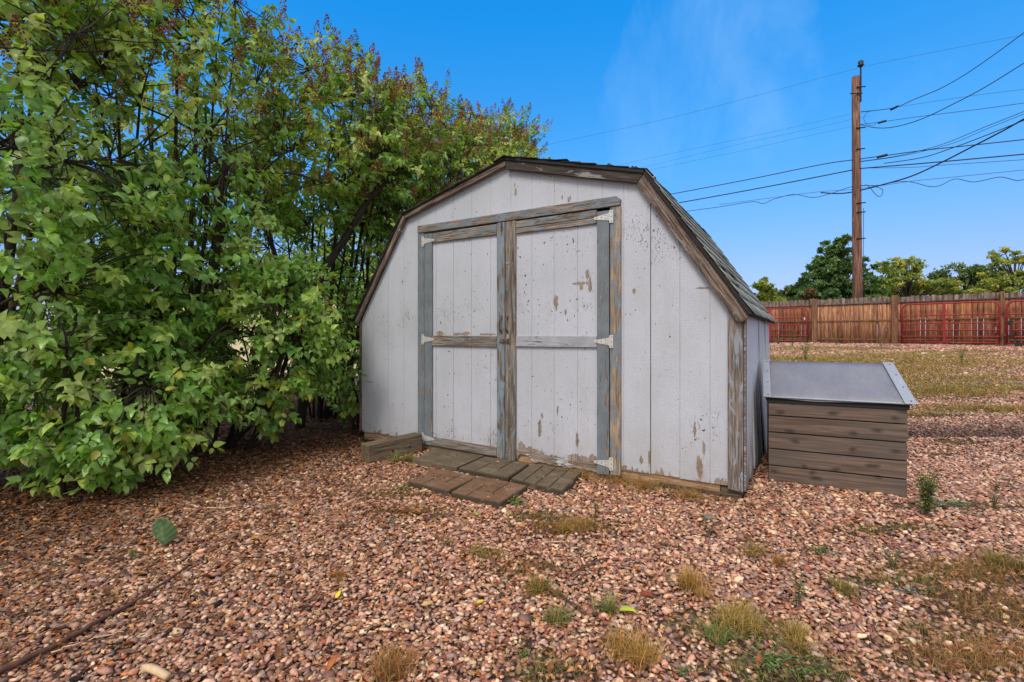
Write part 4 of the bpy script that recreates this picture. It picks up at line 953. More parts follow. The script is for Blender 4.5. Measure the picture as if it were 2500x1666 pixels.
def wire(label, pts, r, dr, dr2=None, name='power_line', extra=None, grp='overhead wires on the utility pole'):
    P = []
    for i, (x, y) in enumerate(pts):
        X, Y = x/2.24+1600, y/2.24+60; d_ = dr if (dr2 is None or X < 2092) else dr2; P.append(Vector(wp(X, Y, d_)))
    # carry both cut ends on beyond what is seen
    if pts[-1][0] > 2000: e = P[-1]-P[-2]; P.append(P[-1]+e.normalized()*1.5)
    if pts[0][0] < 300: e = P[0]-P[1]; P.insert(0, P[0]+e.normalized()*8)
    Q = []
    for i in range(len(P)-1):
        p0, p1, p2, p3 = P[max(i-1, 0)], P[i], P[i+1], P[min(i+2, len(P)-1)]
        for s in range(5):
            t = s/5; Q.append(.5*((2*p1)+(p2-p0)*t+(2*p0-5*p1+4*p2-p3)*t*t+(3*p1-p0-3*p2+p3)*t**3))
    Q.append(P[-1]); me = MB(); me.tube(Q, r, 5)
    o = me.build(name, M['black'], None, smooth=True); tag(o, label, 'wire', grp)
    for (x, y, s) in extra or []:
        c_ = Vector(wp(x/2.24+1600, y/2.24+60, dr2 or dr)); e_ = Vector(((dr2 or dr)[0], (dr2 or dr)[1], .1))*s
        MB().tube([c_-e_, c_+e_], s*.32, 8).build('splice', M['black'], o)
    return o
wire('single thin wire over the very top insulator of the pole', [(-600, 660), (45, 520), (580, 382), (1113, 238), (1580, 140), (2016, 58)], .0045, NL)
wire('thin wire left of the pole, highest of the three faint ones', [(-500, 840), (0, 725), (600, 597), (1060, 492), (1180, 478)], .004, NL)
wire('thin wire left of the pole, middle of the faint ones', [(-100, 790), (460, 655), (800, 583), (1078, 519), (1180, 500)], .004, NL)
wire('thin wire left of the pole, lowest of the faint ones', [(0, 790), (500, 685), (780, 622), (1060, 562), (1100, 560)], .004, NL)
wire('black service cable with a square splice box curving steeply up to the top right corner', [(1125, 478), (1300, 457), (1420, 408), (1560, 350), (1700, 270), (1860, 160), (2016, 45)], .013, ND, extra=[(1307, 457, .12)])
wire('black service cable sagging below the splice box cable then rising right', [(1125, 548), (1200, 565), (1300, 562), (1450, 520), (1640, 430), (1800, 345), (2016, 212)], .014, ND)
wire('thin cable with a bulky splice crossing both rising service cables', [(1115, 548), (1180, 541), (1240, 533), (1370, 514), (1500, 497), (1800, 460), (2016, 430)], .010, NL, extra=[(1240, 533, .13)])
wire('hair-thin wire above the bulky-splice cable running right', [(1300, 455), (1500, 425), (1750, 388), (2016, 355)], .006, NL)
wire('pigtail lead looping down from the upper wires to the pole', [(1178, 470), (1150, 490), (1140, 520), (1165, 550), (1195, 552), (1205, 535)], .008, NL)
wire('upper of the two heavy cables left of the pole, with a splice right of it', [(-120, 965), (50, 935), (500, 850), (900, 768), (1060, 744), (1085, 742), (1160, 730), (1240, 720), (1460, 690), (1720, 662), (2016, 630)], .018, NL, extra=[(1240, 720, .16)])
wire('lower of the two heavy cables left of the pole, thick and straight', [(-120, 1018), (105, 980), (600, 890), (1085, 795), (1125, 788), (1500, 757), (2016, 710)], .022, NL)
wire('thin cable just under the thick straight one right of the pole', [(1150, 786), (1400, 782), (1560, 770), (2016, 740)], .009, NL)
wire('wavy loosely lashed cable, lowest of all on the pole', [(-100, 1065), (140, 1027), (350, 998), (530, 970), (590, 980), (650, 955), (760, 930), (860, 947), (960, 925), (1085, 885), (1220, 880), (1320, 861), (1400, 862), (1500, 887), (1560, 880), (1640, 845), (1740, 862), (1850, 840), (1900, 836), (1980, 855), (2016, 848)], .012, NL)
wire('thin messenger wire above the wavy lashed cable', [(350, 985), (640, 948), (900, 915), (1085, 902), (1400, 858), (1600, 838), (2016, 796)], .008, NL)
wire('heaviest cable, rising right from the knot of coils low on the pole', [(905, 920), (1000, 925), (1085, 915), (1230, 880), (1400, 830), (1560, 757), (1740, 665), (1900, 582), (2016, 517)], .024, ND)
wire('second heavy cable running just above the heaviest one at the right edge', [(1250, 760), (1460, 728), (1640, 670), (1800, 610), (2016, 524)], .014, ND)
wire('upper thin cable of the pair fanning out above the heavy ones at the right edge', [(1125, 748), (1300, 724), (1460, 688), (1600, 645), (1800, 562), (2016, 476)], .010, ND)
wire('lower thin cable of the pair fanning out above the heavy ones at the right edge', [(1125, 752), (1330, 722), (1480, 690), (1640, 645), (1820, 568), (2016, 490)], .008, ND)
wire('small coil of slack cable hanging right beside the pole', [(1130, 885), (1160, 880), (1200, 925), (1225, 942), (1242, 925), (1238, 900), (1180, 882), (1140, 880)], .011, NL)

# ------------------------------------------------------------------ trees beyond the fence
def tree(name, label, X, Ytop, depth, wpx, blobs, pal, nleaf=90, ls=.34, flatk=.45, trunk=True, grp='trees beyond the back fence', seed=1, name_part='crown'):
    """blobs: (dx, dz, r) in crown units; crown is wpx wide and reaches Ytop"""
    rnd = np.random.RandomState(seed); S = wpx/F*depth/2; xc = (X-1250)/F*depth; zt = CAMZ+(HZ-Ytop)*depth/F; zb = .85; H = zt-zb
    root = empty(name, (xc, depth, zb)); tag(root, label, 'tree', grp)
    P, A, Nn, L, C, = [], [], [], [], []; mb = MB()
    if trunk: mb.tube([(0, 0, -.2), (.05*S, 0, H*.35), (0, .02*S, H*.85)], [.05*H*.8+.06, .04*H*.6+.04, .03], 8)
    for (dx, dz, rr, n) in blobs:
        cx, cz = dx*S, dz*H; n = int(n)
        base = Vector((0, 0, H*max(.15, dz-.35)))
        tip = Vector((cx, 0, cz)); oy = rnd.uniform(-.6, .6)*S
        if trunk: mb.tube(bez(base, Vector((cx*.4, oy*.5, cz*.9)), Vector((cx, oy, cz)), 4), [.05, .045, .04, .03, .02], 4)
        for k in range(n):
            # clump inside the blob
            v = rnd.normal(size=3); v /= np.linalg.norm(v); q = rnd.uniform(.35, 1)**.5*rr*S
            c = np.array([cx+v[0]*q, oy+v[1]*q, cz+v[2]*q*.62]); m = nleaf
            pts = c+rnd.normal(size=(m, 3))*np.array([1, 1, flatk])*rr*S*.38
            P.append(pts); A.append(rnd.normal(size=(m, 3))+np.array([0, 0, .2])+v*.5); Nn.append(rnd.normal(size=(m, 3))*.5+np.array([0, -.3, 1])); L.append(rnd.uniform(.5, 1, m)*ls*1.25)
            col = np.array(lin(*pal[rnd.randint(len(pal))]))*rnd.uniform(.85, 1.5); C.append(np.repeat(col[None], m, 0)*rnd.uniform(.8, 1.2, (m, 1)))
    if trunk: mb.build('trunk', M['bark'], root, smooth=True)
    leaves(name_part, np.concatenate(P), np.concatenate(A), np.concatenate(Nn), np.concatenate(L), np.concatenate(C), M['tree_leaf'], root, simple=True, wid=.8)
    return root
PINE = [(88, 112, 70), (100, 126, 78), (76, 100, 66), (114, 136, 80)]; LOC = [(138, 148, 76), (156, 160, 82), (124, 138, 72), (176, 166, 88)]; YG = [(128, 138, 60), (146, 150, 74), (108, 122, 54)]; DKG = [(102, 120, 72), (90, 108, 68), (116, 130, 76)]
cone = []
r = random.Random(5)
for k in range(30):
    h = .33+.67*k/29; w = min(.98, (1.0-h)*1.75+.015)*r.uniform(.82, 1.1)
    cone.append((r.uniform(-.04, .04)-.02, min(h, .99), .07, 3))
    for j in range(max(1, int(w*13))):
        a = (-1+2*(j+.5)/max(1, int(w*13)))*w if w > .1 else 0
        cone.append((a+r.uniform(-.04, .04), min(h, .985)+r.uniform(-.01, .01), .055+.09*(1-h), 3))
tree('pine_tree', 'broad dark green pine tree standing left of the utility pole', 2036, 588, 38, 195, cone, PINE, 60, .24, .5, seed=2)
def dome(n, seed, lo=.45, sp=.9, rr=.2, k=4):
    r = random.Random(seed); o = []
    for i in range(n):
        a = r.uniform(-1, 1); top = 1-.45*a*a; o.append((a*sp, r.uniform(min(lo, top-.1), top)*.97, rr*r.uniform(.6, 1.1), k))
    return o
tree('locust_tree', 'yellow-green feathery tree with open crown just right of the utility pole', 2215, 612, 40, 190, dome(64, 3, .5, .98, .13), LOC, 34, .24, .30, seed=3)
tree('locust_tree', 'tall thin-crowned feathery tree with bare branches at the right edge', 2478, 598, 38, 150, dome(54, 4, .5, .98, .13), LOC, 28, .24, .28, seed=4)
tree('dark_tree', 'dark green round tree between the two feathery yellow-green ones', 2355, 640, 44, 150, dome(60, 5, .45, .95, .20), DKG, 46, .28, .5, seed=5)
tree('yellow_tree', 'small bright yellow-green tree just beside the shed roof edge', 1866, 690, 36, 92, dome(36, 6, .4, .9, .26), YG, 70, .30, .5, seed=6)
tree('grey_tree', 'small pale grey-green tree peeking over the small yellow-green one', 1862, 672, 42, 70, dome(26, 7, .55, .9, .2, 3), [(112, 120, 84), (126, 130, 90)], 30, .24, .4, seed=7)
tree('low_tree', 'low dark green tree between the small yellow tree and the pine', 1940, 696, 40, 90, dome(36, 8, .4, .9, .26), DKG, 80, .32, .5, seed=8)
tree('brown_tree', 'reddish brown low bush at the left foot of the pine', 1975, 706, 34, 46, dome(22, 9, .4, .9, .3), [(108, 78, 58), (92, 70, 50)], 60, .26, .5, seed=9)
tree('dark_conifer', 'thin dark tree behind the right side of the pole base', 2130, 668, 44, 90, dome(30, 10, .4, .9, .25), PINE, 60, .32, .5, seed=10)
tree('green_tree', 'rounded green tree showing under the right edge tree, above the fence', 2440, 668, 42, 120, dome(36, 12, .4, .9, .25), LOC+DKG, 70, .32, .5, seed=12)

tree('hazy_tree', 'broad low olive tree filling the skyline between pole and first feathery tree', 2170, 690, 50, 170, dome(40, 21, .4, .97, .2), DKG+LOC, 60, .30, .5, seed=21)
tree('hazy_tree', 'broad low olive tree behind the dark round tree at right', 2300, 672, 50, 190, dome(44, 22, .4, .97, .18), DKG+LOC, 60, .30, .5, seed=22)
tree('hazy_tree', 'low olive tree just inside the right picture edge, behind the thin-crowned one', 2450, 662, 48, 180, dome(40, 23, .4, .97, .18), DKG+LOC, 60, .30, .5, seed=23)

# ------------------------------------------------------------------ behind the hedge
ho = empty('neighbour_garage', (-7.6, 12.5, .1), R(8)); tag(ho, 'cream walled outbuilding glimpsed through the gaps in the lilac hedge', 'outbuilding')
MB().box((-3, 0, 0), (3.6, 4, 2.25)).build('wall', M['cream'], ho)
MB().add([(-3.2, -.25, 2.2), (3.8, -.25, 2.2), (3.8, 2, 2.75), (-3.2, 2, 2.75), (-3.2, 4.25, 2.2), (3.8, 4.25, 2.2)], [(0, 1, 2, 3), (3, 2, 5, 4), (0, 3, 4), (1, 5, 2), (0, 4, 5, 1)]).build('roof', M['roofgrey'], ho)
cb = MB(); cb.box((0, 0, 0), (.40, .20, .09)); cb.box((.03, .03, -.2), (.07, .17, 0)); cb.box((.33, .03, -.2), (.37, .17, 0))
tag(cb.build('bench', M['concrete'], None, bevel=.005, loc=(-2.42, 6.45, .34), rot=(0, 0, -.3)), 'small grey bench in the dark behind the hedge beside the shed', 'bench')

# ------------------------------------------------------------------ grass, weeds, fallen leaves, sticks
def blades(P, H, LEAN, WD, C):
    """grass blades: 3-segment tapering strips"""
    n = len(P); a = RS.uniform(0, 6.28, n); d = np.stack([np.cos(a), np.sin(a), 0*a], 1); sd_ = np.stack([-np.sin(a), np.cos(a), 0*a], 1)
    V = np.zeros((n, 7, 3)); ts = [0, .4, .75, 1]
    for k, t in enumerate(ts):
        c = P+d*(LEAN*H*t*t)[:, None]+np.array([0, 0, 1])*(H*(t-.35*LEAN*t*t))[:, None]; w = (WD*(1-t*.75))[:, None]*sd_
        if k < 3: V[:, 2*k] = c-w; V[:, 2*k+1] = c+w
        else: V[:, 6] = c
    o = np.arange(n)[:, None]*7
    Q = np.concatenate([o+np.array([[0, 1, 3, 2]]), o+np.array([[2, 3, 5, 4]])]); T = o+np.array([[4, 5, 6]])
    CC = np.repeat(C[:, None], 7, 1)*np.array([.7, .7, .95, .95, 1.1, 1.1, 1.2])[None, :, None]
    return V.reshape(-1, 3), [Q, T], CC.reshape(-1, 3)
GP = {'green': [(104, 128, 66), (124, 144, 76), (92, 116, 62)], 'dry': [(176, 132, 72), (196, 156, 92), (150, 104, 56), (132, 116, 56)], 'gold': [(206, 158, 84), (186, 136, 66), (168, 140, 70)], 'gold2': [(180, 150, 76), (150, 140, 64), (196, 158, 90), (120, 124, 56)], 'mix': [(140, 130, 62), (112, 120, 56), (168, 134, 74), (96, 108, 50)],
      'rust': [(172, 116, 62), (152, 98, 54), (190, 136, 76), (136, 104, 58)], 'blue': [(126, 160, 128), (146, 174, 146), (108, 142, 110)]}
def cols(pal, n): p = np.array([lin(*c) for c in GP[pal]]); return p[RS.randint(len(p), size=n)]*RS.uniform(.7, 1.25, (n, 1))
def tuft(label, X, Y, h, rad, n, pal, cat='grass tuft', name='grass_tuft', lean=1.0, grp='grass tufts in the gravel', wd=.0012, loc=None):
    p = gp(X, Y) if loc is None else loc; n = int(n*2.6)
    ce = RS.normal(size=(5, 2))*rad*.34; q = ce[RS.choice(5, n, p=[.36, .24, .18, .13, .09])]+np.clip(RS.normal(size=(n, 2)), -2, 2)*rad*.17*RS.uniform(.5, 1.6, (n, 1)); P = np.stack([q[:, 0], q[:, 1], np.zeros(n)], 1)
    V, Fs, C = blades(P, h*RS.uniform(.3, 1.1, n)*1.05, RS.uniform(.2, 1.6, n)*lean, np.full(n, wd), np.where((RS.rand(n) < .35)[:, None], cols('dry', n), cols(pal, n)))
    tag(mesh_np(name, V, Fs, M['blade'], col=C, loc=(p.x, p.y, p.z+.006)), label, cat, grp)
def weed(label, X, Y, h, n, pal, leaf=.02, name='leafy_weed', spread=.05, cat='weed', upright=True, wid=.5, grp='small green weeds in the gravel'):
    p = gp(X, Y); p.z += .010; h *= 1.25; LP, LA, LN, LL = [], [], [], []; mb = MB(); r = random.Random(int(X*7+Y))
    for i in range(n):
        a = r.uniform(0, 6.28); d = Vector((math.cos(a), math.sin(a), 0)); k = r.uniform(.5, 1)
        e = d*spread*k*(1 if not upright else .7)+Vector((0, 0, h*r.uniform(.6, 1)*(1 if upright else .35)))
        pts = bez(Vector((r.uniform(-.01, .01), r.uniform(-.01, .01), 0)), Vector((e.x*.2, e.y*.2, e.z*.7)), e, 4); mb.tube(pts, .0012, 3, False)
        m = max(4, int((e.length)/leaf*1.8))
        for j in range(m):
            t = (j+1)/m; q = pts[min(4, int(t*4))].lerp(pts[min(4, int(t*4)+1)], t*4-int(t*4)) if t < 1 else pts[-1]
            b = r.uniform(0, 6.28); LP.append(tuple(q)); LA.append((math.cos(b), math.sin(b), r.uniform(-.1, .7))); LN.append((r.gauss(0, .3), r.gauss(0, .3), 1)); LL.append(leaf*r.uniform(.6, 1.2)*(1-.35*t))
    LP = np.array(LP); n2 = len(LP)
    root = empty(name, p); tag(root, label, cat, grp)
    mb.build('stem', M['bark_brown'], root); leaves('leaf', LP, np.array(LA), np.array(LN), np.array(LL), cols(pal, n2), M['blade'], root, simple=leaf < .03, wid=wid)
# ground cover that nobody could count
def cover():
    for kinds, name, pal, lab in (((0,), 'dry_grass', 'rust', 'matted rusty brown dry grass patches in the gravel'), ((1, 2), 'ground_cover', 'mix', 'thin olive green ground cover creeping through the gravel')):
        Ps, Hs, Ws = [], [], []
        for px, py, a, b, k in PC:
            if k not in kinds: continue
            far = py > 5; dens = (420 if py > 8 else 1400) if far else (14000 if k == 0 else 7000); n = int(min(dens*a*b*3.1*(.45 if 1.9 < py < 3.3 else 1), 16000))
            q = RS.normal(size=(n, 2))*.55; x = px+q[:, 0]*a; y = py+q[:, 1]*b
            keep = (~blocked(x, y, .01)) & (patchv(x, y) > RS.rand(n)*.9); x, y = x[keep], y[keep]
            Ps.append(np.stack([x, y, gz(x, y)-.003], 1)); m = len(x)
            Hs.append(RS.uniform(.020, .055, m)*(2.0 if far else 1)*(.6 if k == 2 else 1)); Ws.append(np.full(m, .0045 if py > 8 else (.003 if far else .0014)))
        P = np.concatenate(Ps); H = np.concatenate(Hs); Wd = np.concatenate(Ws); n = len(P)
        C = cols(pal, n)
        fr2 = (P[:, 1] > 5)[:, None]; C = np.where(fr2 & (RS.rand(n) < .5)[:, None], cols('gold2', n), C); C = np.where(fr2, C*1.25, C)
        if name == 'dry_grass': mgo = (RS.rand(n) < .3)[:, None]; C = np.where(mgo, cols('mix', n), C)
        V, Fs, C = blades(P, H, RS.uniform(.6, 2.0, n), Wd, C)
        tag(mesh_np(name, V, Fs, M['blade'], col=C), lab, 'ground cover', kind='stuff')
cover()
BRN = np.array([lin(*c) for c in [(150, 96, 60), (172, 110, 62), (106, 68, 48), (86, 58, 44), (168, 126, 86), (138, 82, 48), (104, 78, 60), (120, 92, 72)]])
def litter():
    P = []
    for (n, x0, x1, y0, y1, w) in ((60000, -5.2, 1.2, 1.35, 8, 'hedge'), (1500, -3, 6, 1.3, 5, 'all'), (500, 1.2, 2.4, 2.9, 5.2, 'side')):
        x = RS.uniform(x0, x1, n); y = RS.uniform(y0, y1, n)
        if w == 'hedge':
            d = -2.35+.45*(y-4.0)-x; d = np.where(y > 4.9, np.maximum(d, -.9*(y-4.9)+.0), d)     # >0 under the hedge
            pr = np.where(d > -.5, .95, .9*np.exp((d+.5)*1.2)); pr = np.maximum(pr, .85*np.exp(-((x+.75)**2+(y-3.9)**2)/.5)*.35)
            k = RS.rand(n) < pr
        else: k = np.ones(n, bool)
        k &= inview(x, y, .3) & ~blocked(x, y, .005); P.append(np.stack([x[k], y[k]], 1))
    P = np.concatenate(P); n = len(P); print('litter', n)
    z = gz(P[:, 0], P[:, 1])+RS.uniform(.010, .022, n); a = RS.uniform(0, 6.28, n)
    A = np.stack([np.cos(a), np.sin(a), RS.uniform(-.35, .5, n)], 1); Nn = np.stack([RS.normal(size=n)*.35, RS.normal(size=n)*.35, np.ones(n)], 1)
    L = RS.uniform(.018, .055, n); c = BRN[RS.randint(len(BRN), size=n)]*RS.uniform(.55, 1.2, (n, 1))
    tag(leaves('fallen_leaves', np.column_stack([P, z]), A, Nn, L, c, M['litter'], wid=.6), 'brown and orange fallen leaves scattered over the gravel, thickest under the hedge', 'leaf litter', kind='stuff')
def crumbs():
    n = 110000; x = RS.uniform(-4.5, 4.8, n); y = 1.3+RS.rand(n)**1.2*4.4; d = np.clip((-x+.8)/3.2, 0, 1)
    cl = .5+.5*np.sin(x*3.1+1.3*np.sin(y*2.7))*np.sin(y*3.7+x); pr = .16+.62*d+.25*cl*np.exp(-((x-.4)**2+(y-2.9)**2)/1.2)
    k = (RS.rand(n) < pr*(.45+.55*cl)) & inview(x, y, .2) & ~blocked(x, y, .004); x, y = x[k], y[k]; n = len(x); print('crumbs', n)
    a = RS.uniform(0, 6.28, n); A = np.stack([np.cos(a), np.sin(a), RS.uniform(-.3, .5, n)], 1); Nn = np.stack([RS.normal(size=n)*.5, RS.normal(size=n)*.5, np.ones(n)], 1)
    z = gz(x, y)+RS.uniform(.008, .018, n)
    for q in pav_poly:                                        # a few bits lying on the pavers
        w_ = RS.dirichlet((1, 1, 1, 1), 16); x = np.append(x, w_ @ np.array([p_[0] for p_ in q])); y = np.append(y, w_ @ np.array([p_[1] for p_ in q])); z = np.append(z, np.full(16, .158))
    n = len(x); a = RS.uniform(0, 6.28, n); A = np.stack([np.cos(a), np.sin(a), RS.uniform(-.15, .3, n)], 1); Nn = np.stack([RS.normal(size=n)*.5, RS.normal(size=n)*.5, np.ones(n)], 1)
    pal = np.array([lin(*c) for c in [(190, 116, 58), (164, 94, 48), (206, 146, 84), (128, 80, 50), (176, 108, 62), (214, 164, 104), (104, 68, 46)]])
    c = pal[RS.randint(len(pal), size=n)]*RS.uniform(.7, 1.4, (n, 1))
    tag(leaves('leaf_crumbs', np.column_stack([x, y, z]), A, Nn, RS.uniform(.009, .030, n), c, M['litter'], simple=True, wid=.55), 'small crumbled orange-brown leaf fragments between the stones', 'leaf litter', kind='stuff')
litter(); crumbs()
def twigs():                                                            # fine straw and twig litter
    mb = MB(); r = random.Random(8)
    for i in range(900):
        if i < 330: x, y = r.uniform(-3.6, .5), r.uniform(1.6, 5.2)
        elif i < 430: s, t = r.uniform(2.0, 3.7), -abs(r.gauss(0, .12))-.02; p = SH0+UV*s+VV*t; x, y = p.x, p.y
        else: x, y = r.uniform(-2, 4), r.uniform(1.35, 4)
        if not inview(np.array(x), np.array(y)) or blocked(np.array([x]), np.array([y]), .01)[0]: continue
        z = float(gz(x, y))+.019; a = r.uniform(0, 6.28); l = r.uniform(.03, .13); d = Vector((math.cos(a), math.sin(a), r.uniform(-.02, .12)))*l; o = Vector((x, y, z)); b = Vector((r.gauss(0, .1), r.gauss(0, .1), .06))*l
        mb.tube([o, o+d*.5+b, o+d], [.0021, .0017, .001], 3, False)
    o = mb.build('twig_litter', M['straw']); tag(o, 'dry brown twigs and straw bits scattered over the gravel', 'twig litter', kind='stuff')
M['straw'] = flat('dry_straw', lin(150, 112, 74), .8, 0, .5, 12)
M['stick'] = flat('dark_stick', lin(92, 62, 48), .85, 0, .4, 30)
M['pale'] = flat('pale_stick', lin(206, 176, 140), .8, 0, .2, 30)
twigs()
def stick(label, pts, r0, r1, mat='stick', lift=.019, grp=None):
    P = [gp(X, Y) for X, Y in pts]; o = P[0].copy(); Q = []; rr_ = random.Random(int(pts[0][0]))
    for i in range(len(P)-1):
        for k in range(5):
            q = P[i].lerp(P[i+1], k/5); Q.append(Vector((q.x+rr_.gauss(0, .004), q.y+rr_.gauss(0, .004), float(gz(q.x, q.y))+lift+rr_.uniform(0, .006)))-o)
    Q.append(P[-1]+Vector((0, 0, lift))-o); n = len(Q)
    tag(MB().tube(Q, [1.3*(r0+(r1-r0)*i/(n-1)) for i in range(n)], 6).build('fallen_stick', M[mat], None, smooth=True, loc=o), label, 'stick', grp or 'fallen sticks on the gravel')
stick('longest fallen branch, running up from the bottom left corner of the gravel', [(-20, 1662), (120, 1600), (240, 1530), (360, 1462), (462, 1390)], .009, .004)
stick('long pale straw stalk lying just right of the longest fallen branch', [(123, 1609), (210, 1580), (303, 1556)], .002, .0015, 'pale')
stick('short pale chip of wood on the brown leaves below the hedge', [(458, 1242), (486, 1245)], .005, .004, 'pale')
stick('thin pale stalk right of the short pale chip below the hedge', [(498, 1249), (540, 1250), (577, 1245)], .003, .002, 'pale')
stick('thick pale broken stick at the bottom edge, left of centre', [(348, 1646), (410, 1668)], .011, .009, 'pale')
stick('dark curved stick in the middle of the gravel below the right shed door', [(1391, 1418), (1430, 1392), (1482, 1373)], .0045, .003)
stick('thin dark stick directly below the bottom right door hinge, far out on the gravel', [(1611, 1335), (1640, 1344), (1668, 1350)], .004, .003)
stick('forked dark stick lying below the round grey stone', [(1757, 1280), (1740, 1296), (1727, 1317)], .004, .005)
stick('straight thin stick lying before the wooden box', [(1784, 1325), (1830, 1330), (1880, 1334)], .003, .0025)
stick('curved pale straw by the dry grass below the pavers', [(1324, 1338), (1370, 1332), (1413, 1329)], .002, .0015, 'pale')
stick('bundle-like dark stick below centre, ending near the green blade tuft', [(1335, 1445), (1380, 1475), (1432, 1512)], .004, .0035)
stick('pale stalk slanting in the gravel right of the box', [(2125, 1318), (2145, 1345), (2158, 1372)], .002, .0015, 'pale')
stick('dark twig near the right edge above the rusty grass', [(2425, 1378), (2445, 1372), (2460, 1362)], .003, .002)
stick('thin reddish twig lying level in the lower left gravel', [(60, 1650), (150, 1590), (290, 1570)], .002, .0015)
def chunk(label, X, Y, sx, sy, sz, rz, mat, name, cat, amp=.2, tilt=0):
    p = gp(X, Y); V = ICO*1.0; me = bpy.data.meshes.new(name)
    import bmesh
    b = bmesh.new(); bmesh.ops.create_icosphere(b, subdivisions=3, radius=1); r = random.Random(int(X))
    for v in b.verts:
        n = 1+amp*mnoise.noise(v.co*1.8+Vector((X, Y, 0)))+amp*.5*mnoise.noise(v.co*5+Vector((X, 0, Y))); v.co = Vector((v.co.x*sx*n, v.co.y*sy*n, v.co.z*sz*n))
    b.to_mesh(me); b.free(); me.materials.append(mat)
    for pl in me.polygons: pl.use_smooth = True
    o = bpy.data.objects.new(name, me); o.location = (p.x, p.y, p.z+sz*.7); o.rotation_euler = (tilt, 0, rz); link(o); tag(o, label, cat)
chunk('smooth round grey-green stone on the pink gravel near the shed corner', 1730, 1270, .026, .024, .018, .3, flat('grey_green_stone', lin(112, 112, 98), .6, 0, .1, 30), 'round_stone', 'stone', .06)
chunk('flat dark olive piece of bark on the gravel at the lower left', 165, 1378, .075, .024, .010, .5, flat('olive_bark', lin(70, 66, 48), .85, 0, .3, 30), 'bark_piece', 'bark piece', .25)
chunk('blackish bark piece just above and right of the flat olive one', 245, 1345, .055, .014, .009, .25, flat('black_bark', lin(44, 38, 34), .9, 0, .3, 30), 'bark_piece', 'bark piece', .5)
for X, Y, l in ((252, 1500, 'black crumbly clod left of the longest fallen branch'), (532, 1481, 'black crumbly clod in the gravel at lower centre left'), (190, 1661, 'black crumbly clod at the bottom edge beside the longest branch')):
    chunk(l, X, Y, .016, .013, .011, 1, bpy.data.materials.get('black_clod') or flat('black_clod', lin(34, 26, 24), .9, 0, .4, 60), 'clod', 'clod', .8)
# single bright leaves
def oneleaf(label, X, Y, L, c, rz, up=.15, wid=.7, name='fallen_leaf'):
    p = gp(X, Y); o = leaves(name, np.array([(0, 0, 0.)]), np.array([(math.cos(rz), math.sin(rz), up)]), np.array([(0, -.3, 1.)]), np.array([L]), np.array([lin(*c)]), M['litter'], wid=wid)
    o.location = (p.x, p.y, p.z+.016); tag(o, label, 'leaf')
oneleaf('bright yellow leaf standing out on the gravel below the loose beam', 820, 1470, .04, (232, 196, 40), 1.3, .5)
oneleaf('small bright yellow leaf on the gravel right of the other yellow one', 1165, 1482, .035, (222, 190, 50), .5)
oneleaf('long yellow-green leaf beside the small grass tuft at the lower centre', 1512, 1502, .085, (176, 190, 56), -.25, .1, .4)
oneleaf('orange tan leaf on the leaf litter at the left', 612, 1322, .05, (196, 132, 62), .1)
oneleaf('large orange dead leaf at the bottom edge, left of centre', 800, 1650, .07, (172, 100, 54), 1.2, .5, .5)
oneleaf('rust coloured dead leaf in the green clover at the bottom', 1850, 1640, .055, (150, 88, 54), .9, .6, .5)
oneleaf('curled pale tan leaf in the middle of the lower gravel', 1030, 1490, .05, (206, 168, 110), .4)
oneleaf('pale green leaf on the gravel in front of the brown pavers', 1166, 1265, .045, (150, 176, 96), 2.4)
oneleaf('dark red-brown dead leaf in the gravel under the right door', 1562, 1458, .06, (134, 62, 42), -.4, .1)
oneleaf('pale yellow leaf among the gravel in front of the loose beam', 802, 1205, .045, (196, 186, 110), 1.2, .4)
# upright fuzzy leaf
p = gp(401, 1338); root = empty('mullein_plant', p); tag(root, 'single big round fuzzy grey-green leaf standing upright in the gravel', 'plant')
vs, fs, cs = [], [], []
for j in range(11):
    t = j/10; w = .064*math.sin(math.pi*min(1, t*.93+.05))**.62*(1+.07*math.sin(t*34))
    for i in range(9):
        u = i/8*2-1; vs.append((u*w*(1+.04*math.sin(t*30)), -.010+.018*u*u-.03*t*t+.0015*math.cos(u*22+t*9), .02+.145*t)); cs.append(np.array(lin(96, 122, 84))*(1.5 if abs(u) < .08 else 1)*(1+.32*math.sin(abs(u)*9-t*30))*random.uniform(.85, 1.15))
for j in range(10):
    for i in range(8): k = j*9+i; fs.append((k, k+1, k+10, k+9))
mesh_np('leaf', np.array(vs), [np.array(fs)], M['blade'], root, col=np.array(cs), smooth=True)
MB().tube([(0, 0, -.01), (0, -.008, .04)], .004, 6).build('stalk', M['bark_brown'], root)
weed('small bright green seedling left of the upright fuzzy leaf', 325, 1372, .04, 4, 'green', .026, spread=.02, wid=.9)
